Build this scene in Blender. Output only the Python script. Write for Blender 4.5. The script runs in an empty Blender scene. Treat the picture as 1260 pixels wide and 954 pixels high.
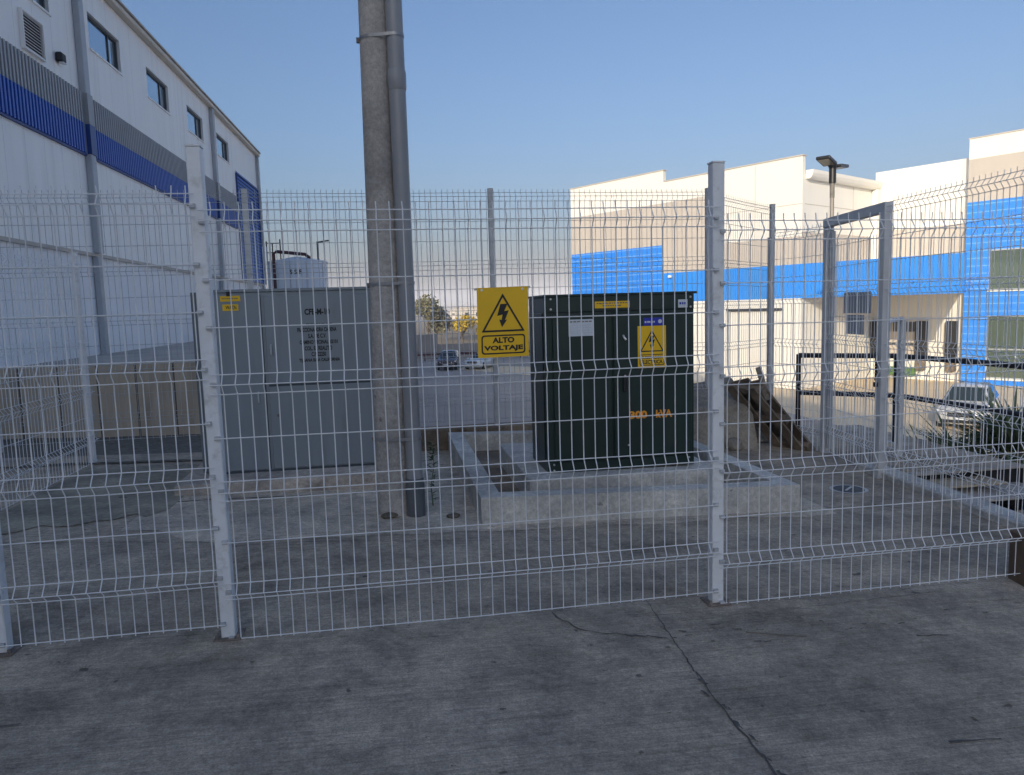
import bpy, bmesh, math, random
from mathutils import Vector, Matrix
random.seed(7)
R = math.radians
S = bpy.context.scene
COL = S.collection

# ------------------------------------------------------------------ materials
def mat(name, col, rough=0.7, metal=0.0, spec=0.5, var=0.0, vscale=3.0, bump=0.0, bscale=40.0, grime=0.0, gscale=1.2, gcol=None, stretch=None, coat=0.0):
    """plain surface with large soft tone variation, fine bump and optional dirt"""
    m = bpy.data.materials.new(name); m.use_nodes = True
    nt = m.node_tree; N = nt.nodes; L = nt.links
    b = N['Principled BSDF']
    b.inputs['Roughness'].default_value = rough; b.inputs['Metallic'].default_value = metal
    b.inputs['Specular IOR Level'].default_value = spec
    b.inputs['Coat Weight'].default_value = coat
    c = (*col, 1)
    tc = N.new('ShaderNodeTexCoord')
    mp = N.new('ShaderNodeMapping'); L.new(tc.outputs['Object'], mp.inputs['Vector'])
    if stretch: mp.inputs['Scale'].default_value = stretch
    out = None
    if var > 0:
        n = N.new('ShaderNodeTexNoise'); n.inputs['Scale'].default_value = vscale; n.inputs['Detail'].default_value = 6; n.inputs['Roughness'].default_value = .6
        L.new(mp.outputs[0], n.inputs['Vector'])
        r = N.new('ShaderNodeValToRGB'); r.color_ramp.elements[0].position = .3; r.color_ramp.elements[1].position = .7
        r.color_ramp.elements[0].color = (*[x*(1-var) for x in col], 1); r.color_ramp.elements[1].color = (*[min(1, x*(1+var)) for x in col], 1)
        L.new(n.outputs['Fac'], r.inputs['Fac']); out = r.outputs['Color']
    if grime > 0:
        n2 = N.new('ShaderNodeTexNoise'); n2.inputs['Scale'].default_value = gscale; n2.inputs['Detail'].default_value = 8; n2.inputs['Roughness'].default_value = .7
        L.new(mp.outputs[0], n2.inputs['Vector'])
        r2 = N.new('ShaderNodeValToRGB'); r2.color_ramp.elements[0].position = .52; r2.color_ramp.elements[1].position = .72
        r2.color_ramp.elements[0].color = (0, 0, 0, 1); r2.color_ramp.elements[1].color = (grime, grime, grime, 1)
        L.new(n2.outputs['Fac'], r2.inputs['Fac'])
        mx = N.new('ShaderNodeMix'); mx.data_type = 'RGBA'
        L.new(r2.outputs['Color'], mx.inputs[0])
        if out: L.new(out, mx.inputs[6])
        else: mx.inputs[6].default_value = c
        mx.inputs[7].default_value = (*(gcol or [x*.45 for x in col]), 1)
        out = mx.outputs[2]
    if out: L.new(out, b.inputs['Base Color'])
    else: b.inputs['Base Color'].default_value = c
    if bump > 0:
        n3 = N.new('ShaderNodeTexNoise'); n3.inputs['Scale'].default_value = bscale; n3.inputs['Detail'].default_value = 5
        L.new(mp.outputs[0], n3.inputs['Vector'])
        bp = N.new('ShaderNodeBump'); bp.inputs['Strength'].default_value = bump; bp.inputs['Distance'].default_value = .01
        L.new(n3.outputs['Fac'], bp.inputs['Height']); L.new(bp.outputs[0], b.inputs['Normal'])
    return m

def add_lines(m, axis, pitch, width, col, amount=.6, phase=0.0):
    """fine straight joints across one object axis of material m"""
    nt = m.node_tree; N = nt.nodes; L = nt.links; b = N['Principled BSDF']
    tc = N.new('ShaderNodeTexCoord'); sx = N.new('ShaderNodeSeparateXYZ'); L.new(tc.outputs['Object'], sx.inputs[0])
    d = N.new('ShaderNodeMath'); d.operation = 'MULTIPLY_ADD'; d.inputs[1].default_value = 1/pitch; d.inputs[2].default_value = 500.0+phase
    L.new(sx.outputs[axis], d.inputs[0])
    f = N.new('ShaderNodeMath'); f.operation = 'FRACT'; L.new(d.outputs[0], f.inputs[0])
    lt = N.new('ShaderNodeMath'); lt.operation = 'LESS_THAN'; lt.inputs[1].default_value = width/pitch; L.new(f.outputs[0], lt.inputs[0])
    am = N.new('ShaderNodeMath'); am.operation = 'MULTIPLY'; am.inputs[1].default_value = amount; L.new(lt.outputs[0], am.inputs[0])
    mx = N.new('ShaderNodeMix'); mx.data_type = 'RGBA'; L.new(am.outputs[0], mx.inputs[0])
    src = b.inputs['Base Color']
    if src.is_linked: L.new(src.links[0].from_socket, mx.inputs[6])
    else: mx.inputs[6].default_value = src.default_value
    mx.inputs[7].default_value = (*col, 1)
    L.new(mx.outputs[2], src)
    return m

def concrete(name, col, broom=True, stain=.5, light=None):
    m = bpy.data.materials.new(name); m.use_nodes = True
    nt = m.node_tree; N = nt.nodes; L = nt.links; b = N['Principled BSDF']
    b.inputs['Roughness'].default_value = .88; b.inputs['Specular IOR Level'].default_value = .3
    tc = N.new('ShaderNodeTexCoord')
    def noise(scale, detail=6, rough=.6, st=None, dist=0):
        n = N.new('ShaderNodeTexNoise'); n.inputs['Scale'].default_value = scale; n.inputs['Detail'].default_value = detail
        n.inputs['Roughness'].default_value = rough; n.inputs['Distortion'].default_value = dist
        if st:
            mp = N.new('ShaderNodeMapping'); mp.inputs['Scale'].default_value = st; mp.inputs['Rotation'].default_value = (0, 0, R(3))
            L.new(tc.outputs['Object'], mp.inputs[0]); L.new(mp.outputs[0], n.inputs['Vector'])
        else: L.new(tc.outputs['Object'], n.inputs['Vector'])
        return n.outputs['Fac']
    def ramp(src, p0, p1, c0, c1):
        r = N.new('ShaderNodeValToRGB'); e = r.color_ramp.elements
        e[0].position = p0; e[1].position = p1; e[0].color = (*c0, 1); e[1].color = (*c1, 1)
        L.new(src, r.inputs[0]); return r.outputs[0]
    def mul(a, bb, f=1.0):
        mx = N.new('ShaderNodeMix'); mx.data_type = 'RGBA'; mx.blend_type = 'MULTIPLY'; mx.inputs[0].default_value = f
        L.new(a, mx.inputs[6]); L.new(bb, mx.inputs[7]); return mx.outputs[2]
    base = ramp(noise(.55, 8, .62), .3, .7, [x*.74 for x in col], [x*1.24 for x in col])
    c = mul(base, ramp(noise(2.6, 9, .72), .36, .66, (.58, .58, .59), (1.16, 1.14, 1.10)), stain)
    c = mul(c, ramp(noise(.9, 10, .75, None, .6), .54, .68, (1, 1, 1), (.55, .54, .52)), stain)
    c = mul(c, ramp(noise(5.5, 8, .75, None, .8), .60, .70, (1, 1, 1), (.62, .61, .60)), stain)
    # dark specks, pale scuffs and the grain of the aggregate
    c = mul(c, ramp(noise(13, 3, .5), .70, .74, (1, 1, 1), (.42, .42, .42)), stain)
    c = mul(c, ramp(noise(3.1, 6, .7, (1, 3, 1), .4), .60, .72, (1, 1, 1), (1.35, 1.33, 1.30)), stain)
    c = mul(c, ramp(noise(110, 5, .85), .34, .66, (.58, .58, .58), (1.38, 1.38, 1.38)), .9 if broom else .35)
    c = mul(c, ramp(noise(28, 6, .75), .36, .66, (.72, .72, .72), (1.18, 1.18, 1.18)), .8)
    h = noise(120, 4, .6)
    if broom:
        lines = noise(1.0, 4, .65, (3.2, 85, 1), .5)
        c = mul(c, ramp(lines, .36, .62, (.80, .80, .80), (1.10, 1.10, 1.10)), .85)
        scr = noise(1.0, 3, .5, (.5, 24, 1), .5)
        c = mul(c, ramp(scr, .60, .66, (1, 1, 1), (.84, .83, .82)), .8)
        patch = noise(1.3, 4)
        mm = N.new('ShaderNodeMath'); mm.operation = 'MULTIPLY'; L.new(lines, mm.inputs[0]); L.new(patch, mm.inputs[1])
        bp0 = N.new('ShaderNodeBump'); bp0.inputs['Strength'].default_value = 1.0; bp0.inputs['Distance'].default_value = .012
        L.new(mm.outputs[0], bp0.inputs['Height'])
    bp = N.new('ShaderNodeBump'); bp.inputs['Strength'].default_value = .35; bp.inputs['Distance'].default_value = .004
    L.new(h, bp.inputs['Height'])
    if broom: L.new(bp0.outputs[0], bp.inputs['Normal'])
    L.new(bp.outputs[0], b.inputs['Normal'])
    L.new(c, b.inputs['Base Color'])
    return m

def glass(name, col, rough=.05, metal=0.0):
    m = bpy.data.materials.new(name); m.use_nodes = True
    b = m.node_tree.nodes['Principled BSDF']
    b.inputs['Base Color'].default_value = (*col, 1); b.inputs['Roughness'].default_value = rough
    b.inputs['Specular IOR Level'].default_value = .9; b.inputs['Metallic'].default_value = metal
    return m

M = dict(
 ground=concrete('broomed_concrete', (.55, .465, .37), True, 1.0),
 apron=concrete('pale_concrete', (.74, .64, .52), True, .85),
 moss=concrete('mossy_concrete', (.40, .355, .28), False, .95),
 curb=concrete('cast_concrete', (.66, .635, .59), False, .75),
 plinth=concrete('weathered_concrete', (.54, .48, .42), False, .9),
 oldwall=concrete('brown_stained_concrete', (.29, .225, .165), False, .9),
 block=concrete('rubble_concrete', (.33, .30, .26), False, .9),
 polec=concrete('pole_concrete', (.49, .455, .42), False, .6),
 crack=mat('crack_dirt', (.11, .10, .09), .95, var=.4, vscale=20),
 white_steel=mat('white_painted_steel', (.80, .81, .82), .42, var=.06, vscale=9, grime=.5, gscale=14, gcol=(.34, .31, .28)),
 wire=mat('white_coated_wire', (.80, .80, .80), .45),
 rear_wire=mat('grey_coated_wire', (.46, .47, .48), .5),
 galv=mat('grey_steel', (.50, .51, .52), .45, .1, var=.12, vscale=14),
 rust=mat('rusty_plate', (.20, .165, .14), .8, var=.5, vscale=25),
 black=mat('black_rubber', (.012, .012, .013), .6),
 railblack=mat('black_pipe_paint', (.014, .014, .018), .45, var=.4, vscale=30),
 cab=mat('grey_cabinet_paint', (.235, .27, .295), .42, var=.07, vscale=1.8, grime=.5, gscale=2.6, gcol=(.17, .19, .195), stretch=(3, 3, .5)),
 cabside=mat('darker_side_grey', (.13, .155, .17), .55, var=.1, vscale=3),
 cabdark=mat('shadow_gap', (.07, .085, .10), .6),
 trafo=mat('dark_green_paint', (.0145, .031, .025), .36, var=.25, vscale=1.5, grime=.55, gscale=3.2, gcol=(.042, .05, .04), stretch=(2.5,2.5,.6)),
 yellow=mat('yellow_sign_paint', (.90, .53, .008), .5, var=.04, vscale=5),
 amber=mat('amber_lettering', (.95, .36, .02), .5),
 ink=mat('black_ink', (.012, .012, .012), .55),
 paper=mat('white_sticker', (.62, .66, .70), .5, var=.08, vscale=40),
 bluelab=mat('blue_sticker', (.03, .04, .42), .5),
 bolt=mat('bright_bolt', (.65, .65, .65), .3, .8),
 pvc=mat('grey_plastic_pipe', (.28, .285, .295), .38, var=.1, vscale=4, stretch=(1, 1, .4)),
 pvcdark=mat('dark_plastic_collar', (.11, .12, .13), .42, var=.15, vscale=6),
 band=mat('steel_strap', (.33, .33, .33), .4, .6, var=.15, vscale=30),
 # buildings
 lwall=mat('white_metal_panel', (.90, .88, .85), .5, var=.035, vscale=.6, grime=.45, gscale=.5, gcol=(.60, .575, .54), stretch=(1, 3.5, .3)),
 llow=mat('white_base_wall', (.84, .84, .85), .6, var=.04, vscale=.6),
 lgrey=mat('grey_ribbed_panel', (.34, .345, .36), .5, var=.05, vscale=.7),
 lblue=mat('blue_ribbed_panel', (.010, .085, .44), .42, var=.06, vscale=.7),
 lnavy=mat('navy_louvre', (.012, .05, .22), .45),
 ledge=mat('tan_flashing', (.46, .41, .35), .5, var=.1, vscale=2),
 gutter=mat('tan_gutter', (.62, .55, .45), .5, var=.08, vscale=1),
 pil=mat('grey_downspout', (.42, .44, .47), .5, var=.05, vscale=2),
 wframe=mat('dark_window_frame', (.05, .055, .06), .4),
 wglass=glass('blue_tinted_glass', (.34, .42, .50), .08, .7),
 tanwall=mat('tan_precast', (.55, .455, .34), .85, var=.14, vscale=1.6, grime=.45, gscale=.9, gcol=(.22, .19, .155), stretch=(2.2, 1, .5), bump=.3),
 rwhite=mat('cream_white_stucco', (.79, .76, .69), .8, var=.04, vscale=.35, grime=.4, gscale=.35, gcol=(.67, .63, .55), bump=.15, bscale=6, stretch=(2.5, 2.5, .4)),
 rbeige=mat('beige_stucco', (.52, .465, .405), .8, var=.06, vscale=.4, grime=.4, gscale=.4, gcol=(.44, .39, .335), bump=.15, bscale=6, stretch=(2.5, 2.5, .4)),
 rblue=mat('bright_blue_panel', (.03, .27, .84), .5, var=.05, vscale=.5),
 rblue_lines=mat('bright_blue_brick', (.025, .235, .80), .5, var=.06, vscale=.5),
 gglass=glass('green_tinted_glass', (.13, .17, .13), .08, .35),
 green=mat('green_dock_paint', (.09, .19, .05), .5, var=.2, vscale=3),
 tank=mat('white_tank_paint', (.60, .66, .74), .45, var=.05, vscale=.6),
 red=mat('dark_red_pipe', (.06, .014, .016), .5),
 wood=mat('weathered_dark_wood', (.17, .135, .10), .85, var=.5, vscale=6, stretch=(1, 1, 1), bump=.5, bscale=30),
 woodend=mat('grey_wood', (.21, .19, .165), .85, var=.35, vscale=9, bump=.4),
 brownblock=mat('brown_fibreboard', (.17, .115, .075), .85, var=.25, vscale=9),
 iron=mat('cast_iron', (.09, .095, .10), .6, .4, var=.3, vscale=20),
 asphalt=mat('yard_asphalt', (.39, .345, .31), .9, var=.16, vscale=.12, grime=.35, gscale=.08, gcol=(.24, .22, .20), bump=.3, bscale=12),
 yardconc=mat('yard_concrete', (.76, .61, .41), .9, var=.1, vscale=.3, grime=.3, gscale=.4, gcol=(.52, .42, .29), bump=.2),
 gravel=mat('dark_gravel', (.135, .115, .088), .95, var=.55, vscale=14, bump=1.0, bscale=22),
 earth=mat('dry_earth', (.26, .205, .14), .95, var=.25, vscale=.7, bump=.6, bscale=8),
 paleground=mat('pale_dusty_paving', (.46, .42, .37), .9, var=.2, vscale=.5, grime=.4, gscale=.9),
 greywall=mat('grey_block_wall', (.25, .24, .235), .9, var=.08, vscale=1),
 leaf=mat('leaf_green', (.05, .085, .03), .6, var=.35, vscale=9),
 olive=mat('olive_foliage', (.20, .185, .10), .7, var=.3, vscale=1.2),
 yfol=mat('yellow_foliage', (.50, .36, .035), .7, var=.3, vscale=1.2),
 dry=mat('dry_leaf', (.56, .44, .24), .75, var=.3, vscale=6),
 agave=mat('agave_leaf', (.105, .15, .075), .55, var=.3, vscale=5),
 bark=mat('bark', (.12, .09, .065), .9, var=.3, vscale=6),
 carsilver=mat('silver_car_paint', (.60, .60, .58), .3, .15, coat=.6),
 cardark=mat('dark_purple_car_paint', (.03, .016, .032), .25, .2, coat=.7),
 carwhite=mat('white_car_paint', (.62, .70, .78), .25, .0, coat=.6),
 carglass=glass('car_glass', (.03, .045, .05)),
 chrome=mat('chrome_trim', (.7, .7, .7), .15, 1.0),
 lens=mat('lamp_lens', (.75, .75, .72), .2),
 tyre=mat('tyre_rubber', (.02, .02, .02), .8),
 signback=mat('sign_back_metal', (.36,.38,.42), .5, .1, var=.08, vscale=8),
 lamphead=mat('dark_lamp_casting', (.022, .022, .024), .4, .3),
 lamppole=mat('lamp_pole_paint', (.30, .27, .235), .5, .2),
 ledpanel=mat('lamp_lens_panel', (.30, .27, .20), .3),
 hill=mat('dry_hillside', (.46, .37, .27), .95, var=.22, vscale=.006),
 house=mat('pale_house_wall', (.62, .56, .48), .9, var=.1, vscale=.05),
 steelgrey=mat('flat_grey_metal', (.56, .57, .58), .5, .05, var=.1, vscale=8),
 stair=concrete('stair_concrete', (.50, .475, .45), False, .7),
 stairtan=concrete('tan_stair_concrete', (.50, .42, .31), False, .7),
)
add_lines(M['lwall'], 1, 1.1, .02, (.50, .51, .54), .55)
add_lines(M['tanwall'], 0, .62, .035, (.06, .05, .045), .85)
add_lines(M['rblue_lines'], 2, .46, .05, (.28, .52, .9), .7)
add_lines(M['asphalt'], 1, 6.0, .12, (.10, .10, .10), .5)

# ------------------------------------------------------------------ mesh builder
class MB:
    def __init__(s): s.v = []; s.f = []; s.mi = []
    def face(s, pts, mi=0):
        n = len(s.v); s.v += [tuple(p) for p in pts]; s.f.append(tuple(range(n, n+len(pts)))); s.mi.append(mi); return s
    def mesh(s, verts, faces, mi=0):
        n = len(s.v); s.v += [tuple(p) for p in verts]
        for f in faces: s.f.append(tuple(i+n for i in f)); s.mi.append(mi)
        return s
    def box(s, x0, x1, y0, y1, z0, z1, mi=0):
        v = [(x0,y0,z0),(x1,y0,z0),(x1,y1,z0),(x0,y1,z0),(x0,y0,z1),(x1,y0,z1),(x1,y1,z1),(x0,y1,z1)]
        return s.mesh(v, [(0,3,2,1),(4,5,6,7),(0,1,5,4),(1,2,6,5),(2,3,7,6),(3,0,4,7)], mi)
    def bar(s, a, b, w, h, mi=0, up=(0,0,1)):
        a = Vector(a); b = Vector(b); d = (b-a).normalized(); u = Vector(up)
        if abs(d.dot(u)) > .98: u = Vector((0,1,0))
        r = d.cross(u).normalized(); u = r.cross(d)
        v = [p + r*i*w/2 + u*j*h/2 for p in (a,b) for (i,j) in ((-1,-1),(1,-1),(1,1),(-1,1))]
        return s.mesh(v, [(0,1,2,3),(7,6,5,4),(0,4,5,1),(1,5,6,2),(2,6,7,3),(3,7,4,0)], mi)
    def tube(s, pts, rad, n=8, mi=0, caps=True):
        pts = [Vector(p) for p in pts]; rr = rad if isinstance(rad, (list, tuple)) else [rad]*len(pts)
        base = len(s.v); prev = None
        for i, p in enumerate(pts):
            d = (pts[min(i+1, len(pts)-1)] - pts[max(i-1, 0)]).normalized()
            if prev is None:
                u = Vector((0,0,1)) if abs(d.z) < .9 else Vector((1,0,0))
                r = d.cross(u).normalized()
            else: r = (prev - d*prev.dot(d)).normalized()
            prev = r; q = d.cross(r)
            for k in range(n):
                a = 2*math.pi*k/n
                s.v.append(tuple(p + (r*math.cos(a)+q*math.sin(a))*rr[i]))
        for i in range(len(pts)-1):
            for k in range(n):
                a0 = base+i*n+k; a1 = base+i*n+(k+1)%n
                s.f.append((a0, a1, a1+n, a0+n)); s.mi.append(mi)
        if caps:
            s.f.append(tuple(base+k for k in reversed(range(n)))); s.mi.append(mi)
            e = base+(len(pts)-1)*n; s.f.append(tuple(e+k for k in range(n))); s.mi.append(mi)
        return s
    def prism(s, poly, z0, z1, mi=0):
        n = len(poly); v = [(x,y,z0) for x,y in poly]+[(x,y,z1) for x,y in poly]
        return s.mesh(v, [tuple(reversed(range(n))), tuple(range(n, 2*n))]+[(i,(i+1)%n,(i+1)%n+n,i+n) for i in range(n)], mi)
    def build(s, name, mats, parent=None, world=True, smooth=None, bevel=0.0, loc=None, kind=None, label=None, bseg=1):
        """link everything collected so far as ONE mesh object; world coordinates are moved into the thing's own frame"""
        me = bpy.data.meshes.new(name); o = bpy.data.objects.new(name, me); COL.objects.link(o)
        root = parent
        while root is not None and root.parent is not None: root = root.parent
        off = Vector((0,0,0))
        if world and root is not None: off = root.location
        if parent is None and loc is not None: off = Vector(loc); o.location = off
        me.from_pydata([(x-off[0], y-off[1], z-off[2]) for x,y,z in s.v], [], s.f)
        for m in (mats if isinstance(mats, (list, tuple)) else [mats]): me.materials.append(m)
        for p, i in zip(me.polygons, s.mi): p.material_index = i
        bm = bmesh.new(); bm.from_mesh(me)
        bmesh.ops.recalc_face_normals(bm, faces=bm.faces)
        if bevel > 0:
            ed = [e for e in bm.edges if len(e.link_faces) == 2 and e.calc_face_angle(0) > R(35)]
            bmesh.ops.bevel(bm, geom=ed, offset=bevel, segments=bseg, affect='EDGES', profile=.6, clamp_overlap=True)
        bm.to_mesh(me); bm.free()
        if smooth is not None:
            for p in me.polygons: p.use_smooth = True
            me.set_sharp_from_angle(angle=R(smooth))
        if parent is not None: o.parent = parent
        if kind: o['kind'] = kind
        if label: o['label'] = label
        return o

def tag(o, label=None, cat=None, group=None, kind=None):
    if label: o['label'] = label
    if cat: o['category'] = cat
    if group: o['group'] = group
    if kind: o['kind'] = kind
    return o
def thing(name, label, cat, loc=(0,0,0), rz=0.0, group=None):
    o = bpy.data.objects.new(name, None); COL.objects.link(o); o.location = loc; o.rotation_euler = (0,0,rz)
    o.empty_display_size = .2
    return tag(o, label, cat, group)
def copy_tree(o, parent=None):
    c = o.copy(); COL.objects.link(c)
    if parent is not None: c.parent = parent
    for ch in [k for k in bpy.data.objects if k.parent == o]: copy_tree(ch, c)
    return c

def lettering(s, origin, ux, uy, width, height, m, parent, name='lettering', bold=.0, world=True, align='c'):
    """flat lettering centred on origin, stretched to width x height (height = capital letters)"""
    cu = bpy.data.curves.new('t', 'FONT'); cu.body = s; cu.size = 1; cu.offset = bold; cu.fill_mode = 'FRONT'; cu.resolution_u = 3
    ob = bpy.data.objects.new('t', cu); COL.objects.link(ob)
    bpy.context.view_layer.update()
    me = bpy.data.meshes.new_from_object(ob.evaluated_get(bpy.context.evaluated_depsgraph_get()))
    vs = [v.co.copy() for v in me.vertices]; fs = [tuple(p.vertices) for p in me.polygons]
    bpy.data.objects.remove(ob); bpy.data.curves.remove(cu); bpy.data.meshes.remove(me)
    x0 = min(v.x for v in vs); x1 = max(v.x for v in vs); y0 = min(v.y for v in vs); y1 = max(v.y for v in vs)
    sx = width/(x1-x0); sy = height/(y1-y0); o = Vector(origin); ux = Vector(ux); uy = Vector(uy)
    mb = MB(); mb.mesh([o+ux*((v.x-(x0+x1)/2)*sx)+uy*((v.y-(y0+y1)/2)*sy) for v in vs], fs)
    return mb.build(name, m, parent, world=world)

def gz(x): return -0.03*(x+0.8)      # the slab falls gently to the right

# ------------------------------------------------------------------ camera
cam = bpy.data.cameras.new('camera'); co = bpy.data.objects.new('camera', cam); COL.objects.link(co)
yaw, pit, rol = R(9.5), R(6.2), R(1.65)
F = Vector((math.sin(yaw)*math.cos(pit), math.cos(yaw)*math.cos(pit), -math.sin(pit)))
R0 = Vector((math.cos(yaw), -math.sin(yaw), 0)); U0 = R0.cross(F)
Rt = R0*math.cos(rol)-U0*math.sin(rol); Up = U0*math.cos(rol)+R0*math.sin(rol)
mw = Matrix((Rt, Up, -F)).transposed().to_4x4(); mw.translation = (0, 0, 1.5)
co.matrix_world = mw
cam.sensor_width = 36; cam.lens = 36*900/1260; cam.clip_end = 20000; cam.clip_start = .05
S.camera = co

# ------------------------------------------------------------------ light
SUN_AZ, SUN_EL = 212.5, 15.7          # degrees clockwise from +Y, and above the horizon
w = bpy.data.worlds.new('World'); S.world = w; w.use_nodes = True
nt = w.node_tree; bg = nt.nodes['Background']
sky = nt.nodes.new('ShaderNodeTexSky'); sky.sky_type = 'NISHITA'; sky.sun_disc = False
sky.sun_elevation = R(SUN_EL); sky.sun_rotation = R(SUN_AZ)
sky.altitude = 100; sky.air_density = 1.0; sky.dust_density = 6.0; sky.ozone_density = 4.6
nt.links.new(sky.outputs[0], bg.inputs[0]); bg.inputs[1].default_value = .122
sl = bpy.data.lights.new('sun', 'SUN'); so = bpy.data.objects.new('sun', sl); COL.objects.link(so)
sd = Vector((math.sin(R(SUN_AZ))*math.cos(R(SUN_EL)), math.cos(R(SUN_AZ))*math.cos(R(SUN_EL)), math.sin(R(SUN_EL))))
so.rotation_euler = sd.to_track_quat('Z', 'Y').to_euler(); so.location = (-20, -40, 40)
sl.energy = 2.3; sl.angle = R(.5); sl.color = (1.0, .875, .695)
S.view_settings.view_transform = 'Standard'; S.view_settings.look = 'None'; S.view_settings.gamma = 1; S.view_settings.exposure = 0.7
S.render.engine = 'CYCLES'

# ------------------------------------------------------------------ ground
def strip(mb, pts, w0, w1, z, mi, jitter=.35):
    """dirt-filled crack: a thin ribbon on the slab"""
    L_, R_ = [], []
    n = len(pts)
    for i, (x, y) in enumerate(pts):
        dx = pts[min(i+1,n-1)][0]-pts[max(i-1,0)][0]; dy = pts[min(i+1,n-1)][1]-pts[max(i-1,0)][1]
        l = math.hypot(dx, dy) or 1; ww = (w0+(w1-w0)*i/(n-1))*(1+random.uniform(-jitter, jitter))/2
        L_.append((x-dy/l*ww, y+dx/l*ww)); R_.append((x+dy/l*ww, y-dx/l*ww))
    for i in range(n-1):
        mb.face([(x, y, gz(x)+z) for x, y in (R_[i], R_[i+1], L_[i+1], L_[i])], mi)
def wiggle(a, b, n, amp):
    return [(a[0]+(b[0]-a[0])*i/n+random.uniform(-amp, amp), a[1]+(b[1]-a[1])*i/n+random.uniform(-amp, amp)) for i in range(n+1)]

g = MB()
def gq(x0, x1, y0, y1, mi=0, dz=0.0):
    g.face([(x, y, gz(x)+dz) for x, y in ((x0,y0),(x1,y0),(x1,y1),(x0,y1))], mi)
gq(-9.95, 4.50, -40, 8.3); gq(4.50, 6.25, 6.2, 8.9); gq(4.50, 40, -40, 2.0)
g.face([(x,y,gz(x)) for x,y in ((3.5,8.3),(4.50,8.3),(4.50,8.9),(3.5,8.9))])
# outer faces of the raised slab
for (a, b) in (((4.50,2.0),(4.50,6.2)), ((4.50,6.2),(6.25,6.2))):
    g.face([(a[0],a[1],gz(a[0])),(b[0],b[1],gz(b[0])),(b[0],b[1],-1.6),(a[0],a[1],-1.6)])
for (a, b) in (((6.25,6.2),(6.25,8.9)), ((6.25,8.9),(3.5,8.9)), ((3.5,8.9),(3.5,8.3)), ((3.5,8.3),(-9.95,8.3)), ((40,2),(6.2,2))):
    g.face([(a[0],a[1],gz(a[0])),(b[0],b[1],gz(b[0])),(b[0],b[1],-4.2),(a[0],a[1],-4.2)])
# paler apron poured round the equipment, with a ragged front edge
edge = [(-1.9+i*.26, 5.02+random.uniform(-.05,.05)-.02*i/3+(.35 if i < 2 else 0)) for i in range(21)]
for i in range(20):
    (xa, ya), (xb, yb) = edge[i], edge[i+1]
    g.face([(xa, ya, gz(xa)+.004), (xb, yb, gz(xb)+.004), (xb, 7.95, gz(xb)+.004), (xa, 7.95, gz(xa)+.004)], 1)
# joints and cracks
strip(g, wiggle((1.29,3.6),(1.22,2.8),30,.006), .003, .006, .004, 2)
strip(g, wiggle((1.22,2.8),(1.20,2.09),16,.008)+wiggle((1.2,2.05),(1.19,.4),18,.008), .006, .011, .004, 2)
for k in range(7):
    xx = 1.2+random.uniform(-.02,.02); yy = random.uniform(2.0,2.8)
    strip(g, wiggle((xx,yy),(xx+.012,yy-.05),4,.004), .012, .009, .006, 2, .8)
strip(g, wiggle((.75,3.5),(.83,3.3),6,.01)+wiggle((.85,3.27),(1.22,3.12),16,.014), .006, .010, .004, 2, .7)
for k in range(26):
    a = (random.uniform(.9,3.6), random.uniform(3.0,3.25)); strip(g, wiggle(a,(a[0]+random.uniform(.015,.05),a[1]+random.uniform(-.01,.01)),3,.005), .005, .008, .004, 2, .7)
strip(g, wiggle((1.3,3.28),(2.9,3.42),40,.008), .002, .003, .004, 2, .8)
strip(g, wiggle((2.4,2.95),(2.55,2.93),5,.006), .010, .005, .004, 2, .7)
strip(g, wiggle((1.9,2.16),(2.1,2.15),4,.008), .01, .006, .004, 2, .7)
strip(g, wiggle((-1.72,6.12),(-.3,6.16),22,.012), .02, .014, .006, 2, .6)
strip(g, wiggle((-3.4,2.75),(-1.4,2.83),16,.008), .012, .006, .004, 2, .7)
strip(g, wiggle((-2.6,5.2),(1.2,4.62),30,.012), .006, .004, .004, 2, .8)
for k in range(90):
    a = (random.uniform(-2.9,3.6), random.uniform(1.2,5.0)); d = random.uniform(.003,.014)
    strip(g, [a,(a[0]+d,a[1]+random.uniform(-.006,.006)),(a[0]+2*d,a[1])], d*.6, d*.25, .004, 2, .6)
mo = [(-2.93+i*.11, 5.35+random.uniform(-.10,.10)+.04*i) for i in range(12)]
for i in range(11):
    (xa, ya), (xb, yb) = mo[i], mo[i+1]
    g.face([(xa, ya, gz(xa)+.0075), (xb, yb, gz(xb)+.0075), (xb, 7.6+random.uniform(-.05,.05), gz(xb)+.0075), (xa, 7.6+random.uniform(-.05,.05), gz(xa)+.0075)], 3)
g.build('ground', [M['ground'], M['apron'], M['crack'], M['moss']], kind='structure')

y = MB(); y.face([(-400,-200,-4),(60,-200,-4),(60,90,-4),(-400,90,-4)])
y.build('yard', M['asphalt'], kind='structure')
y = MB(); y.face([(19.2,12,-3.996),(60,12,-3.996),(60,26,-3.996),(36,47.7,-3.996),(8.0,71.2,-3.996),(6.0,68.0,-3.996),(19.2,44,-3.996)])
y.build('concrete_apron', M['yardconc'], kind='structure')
y = MB(); y.face([(-3000,90,-4.05),(3000,90,-4.05),(3000,3000,-4.05),(-3000,3000,-4.05)]); y.face([(60,-200,-4.05),(3000,-200,-4.05),(3000,90,-4.05),(60,90,-4.05)])
y.build('terrain', M['earth'], kind='structure')
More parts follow.
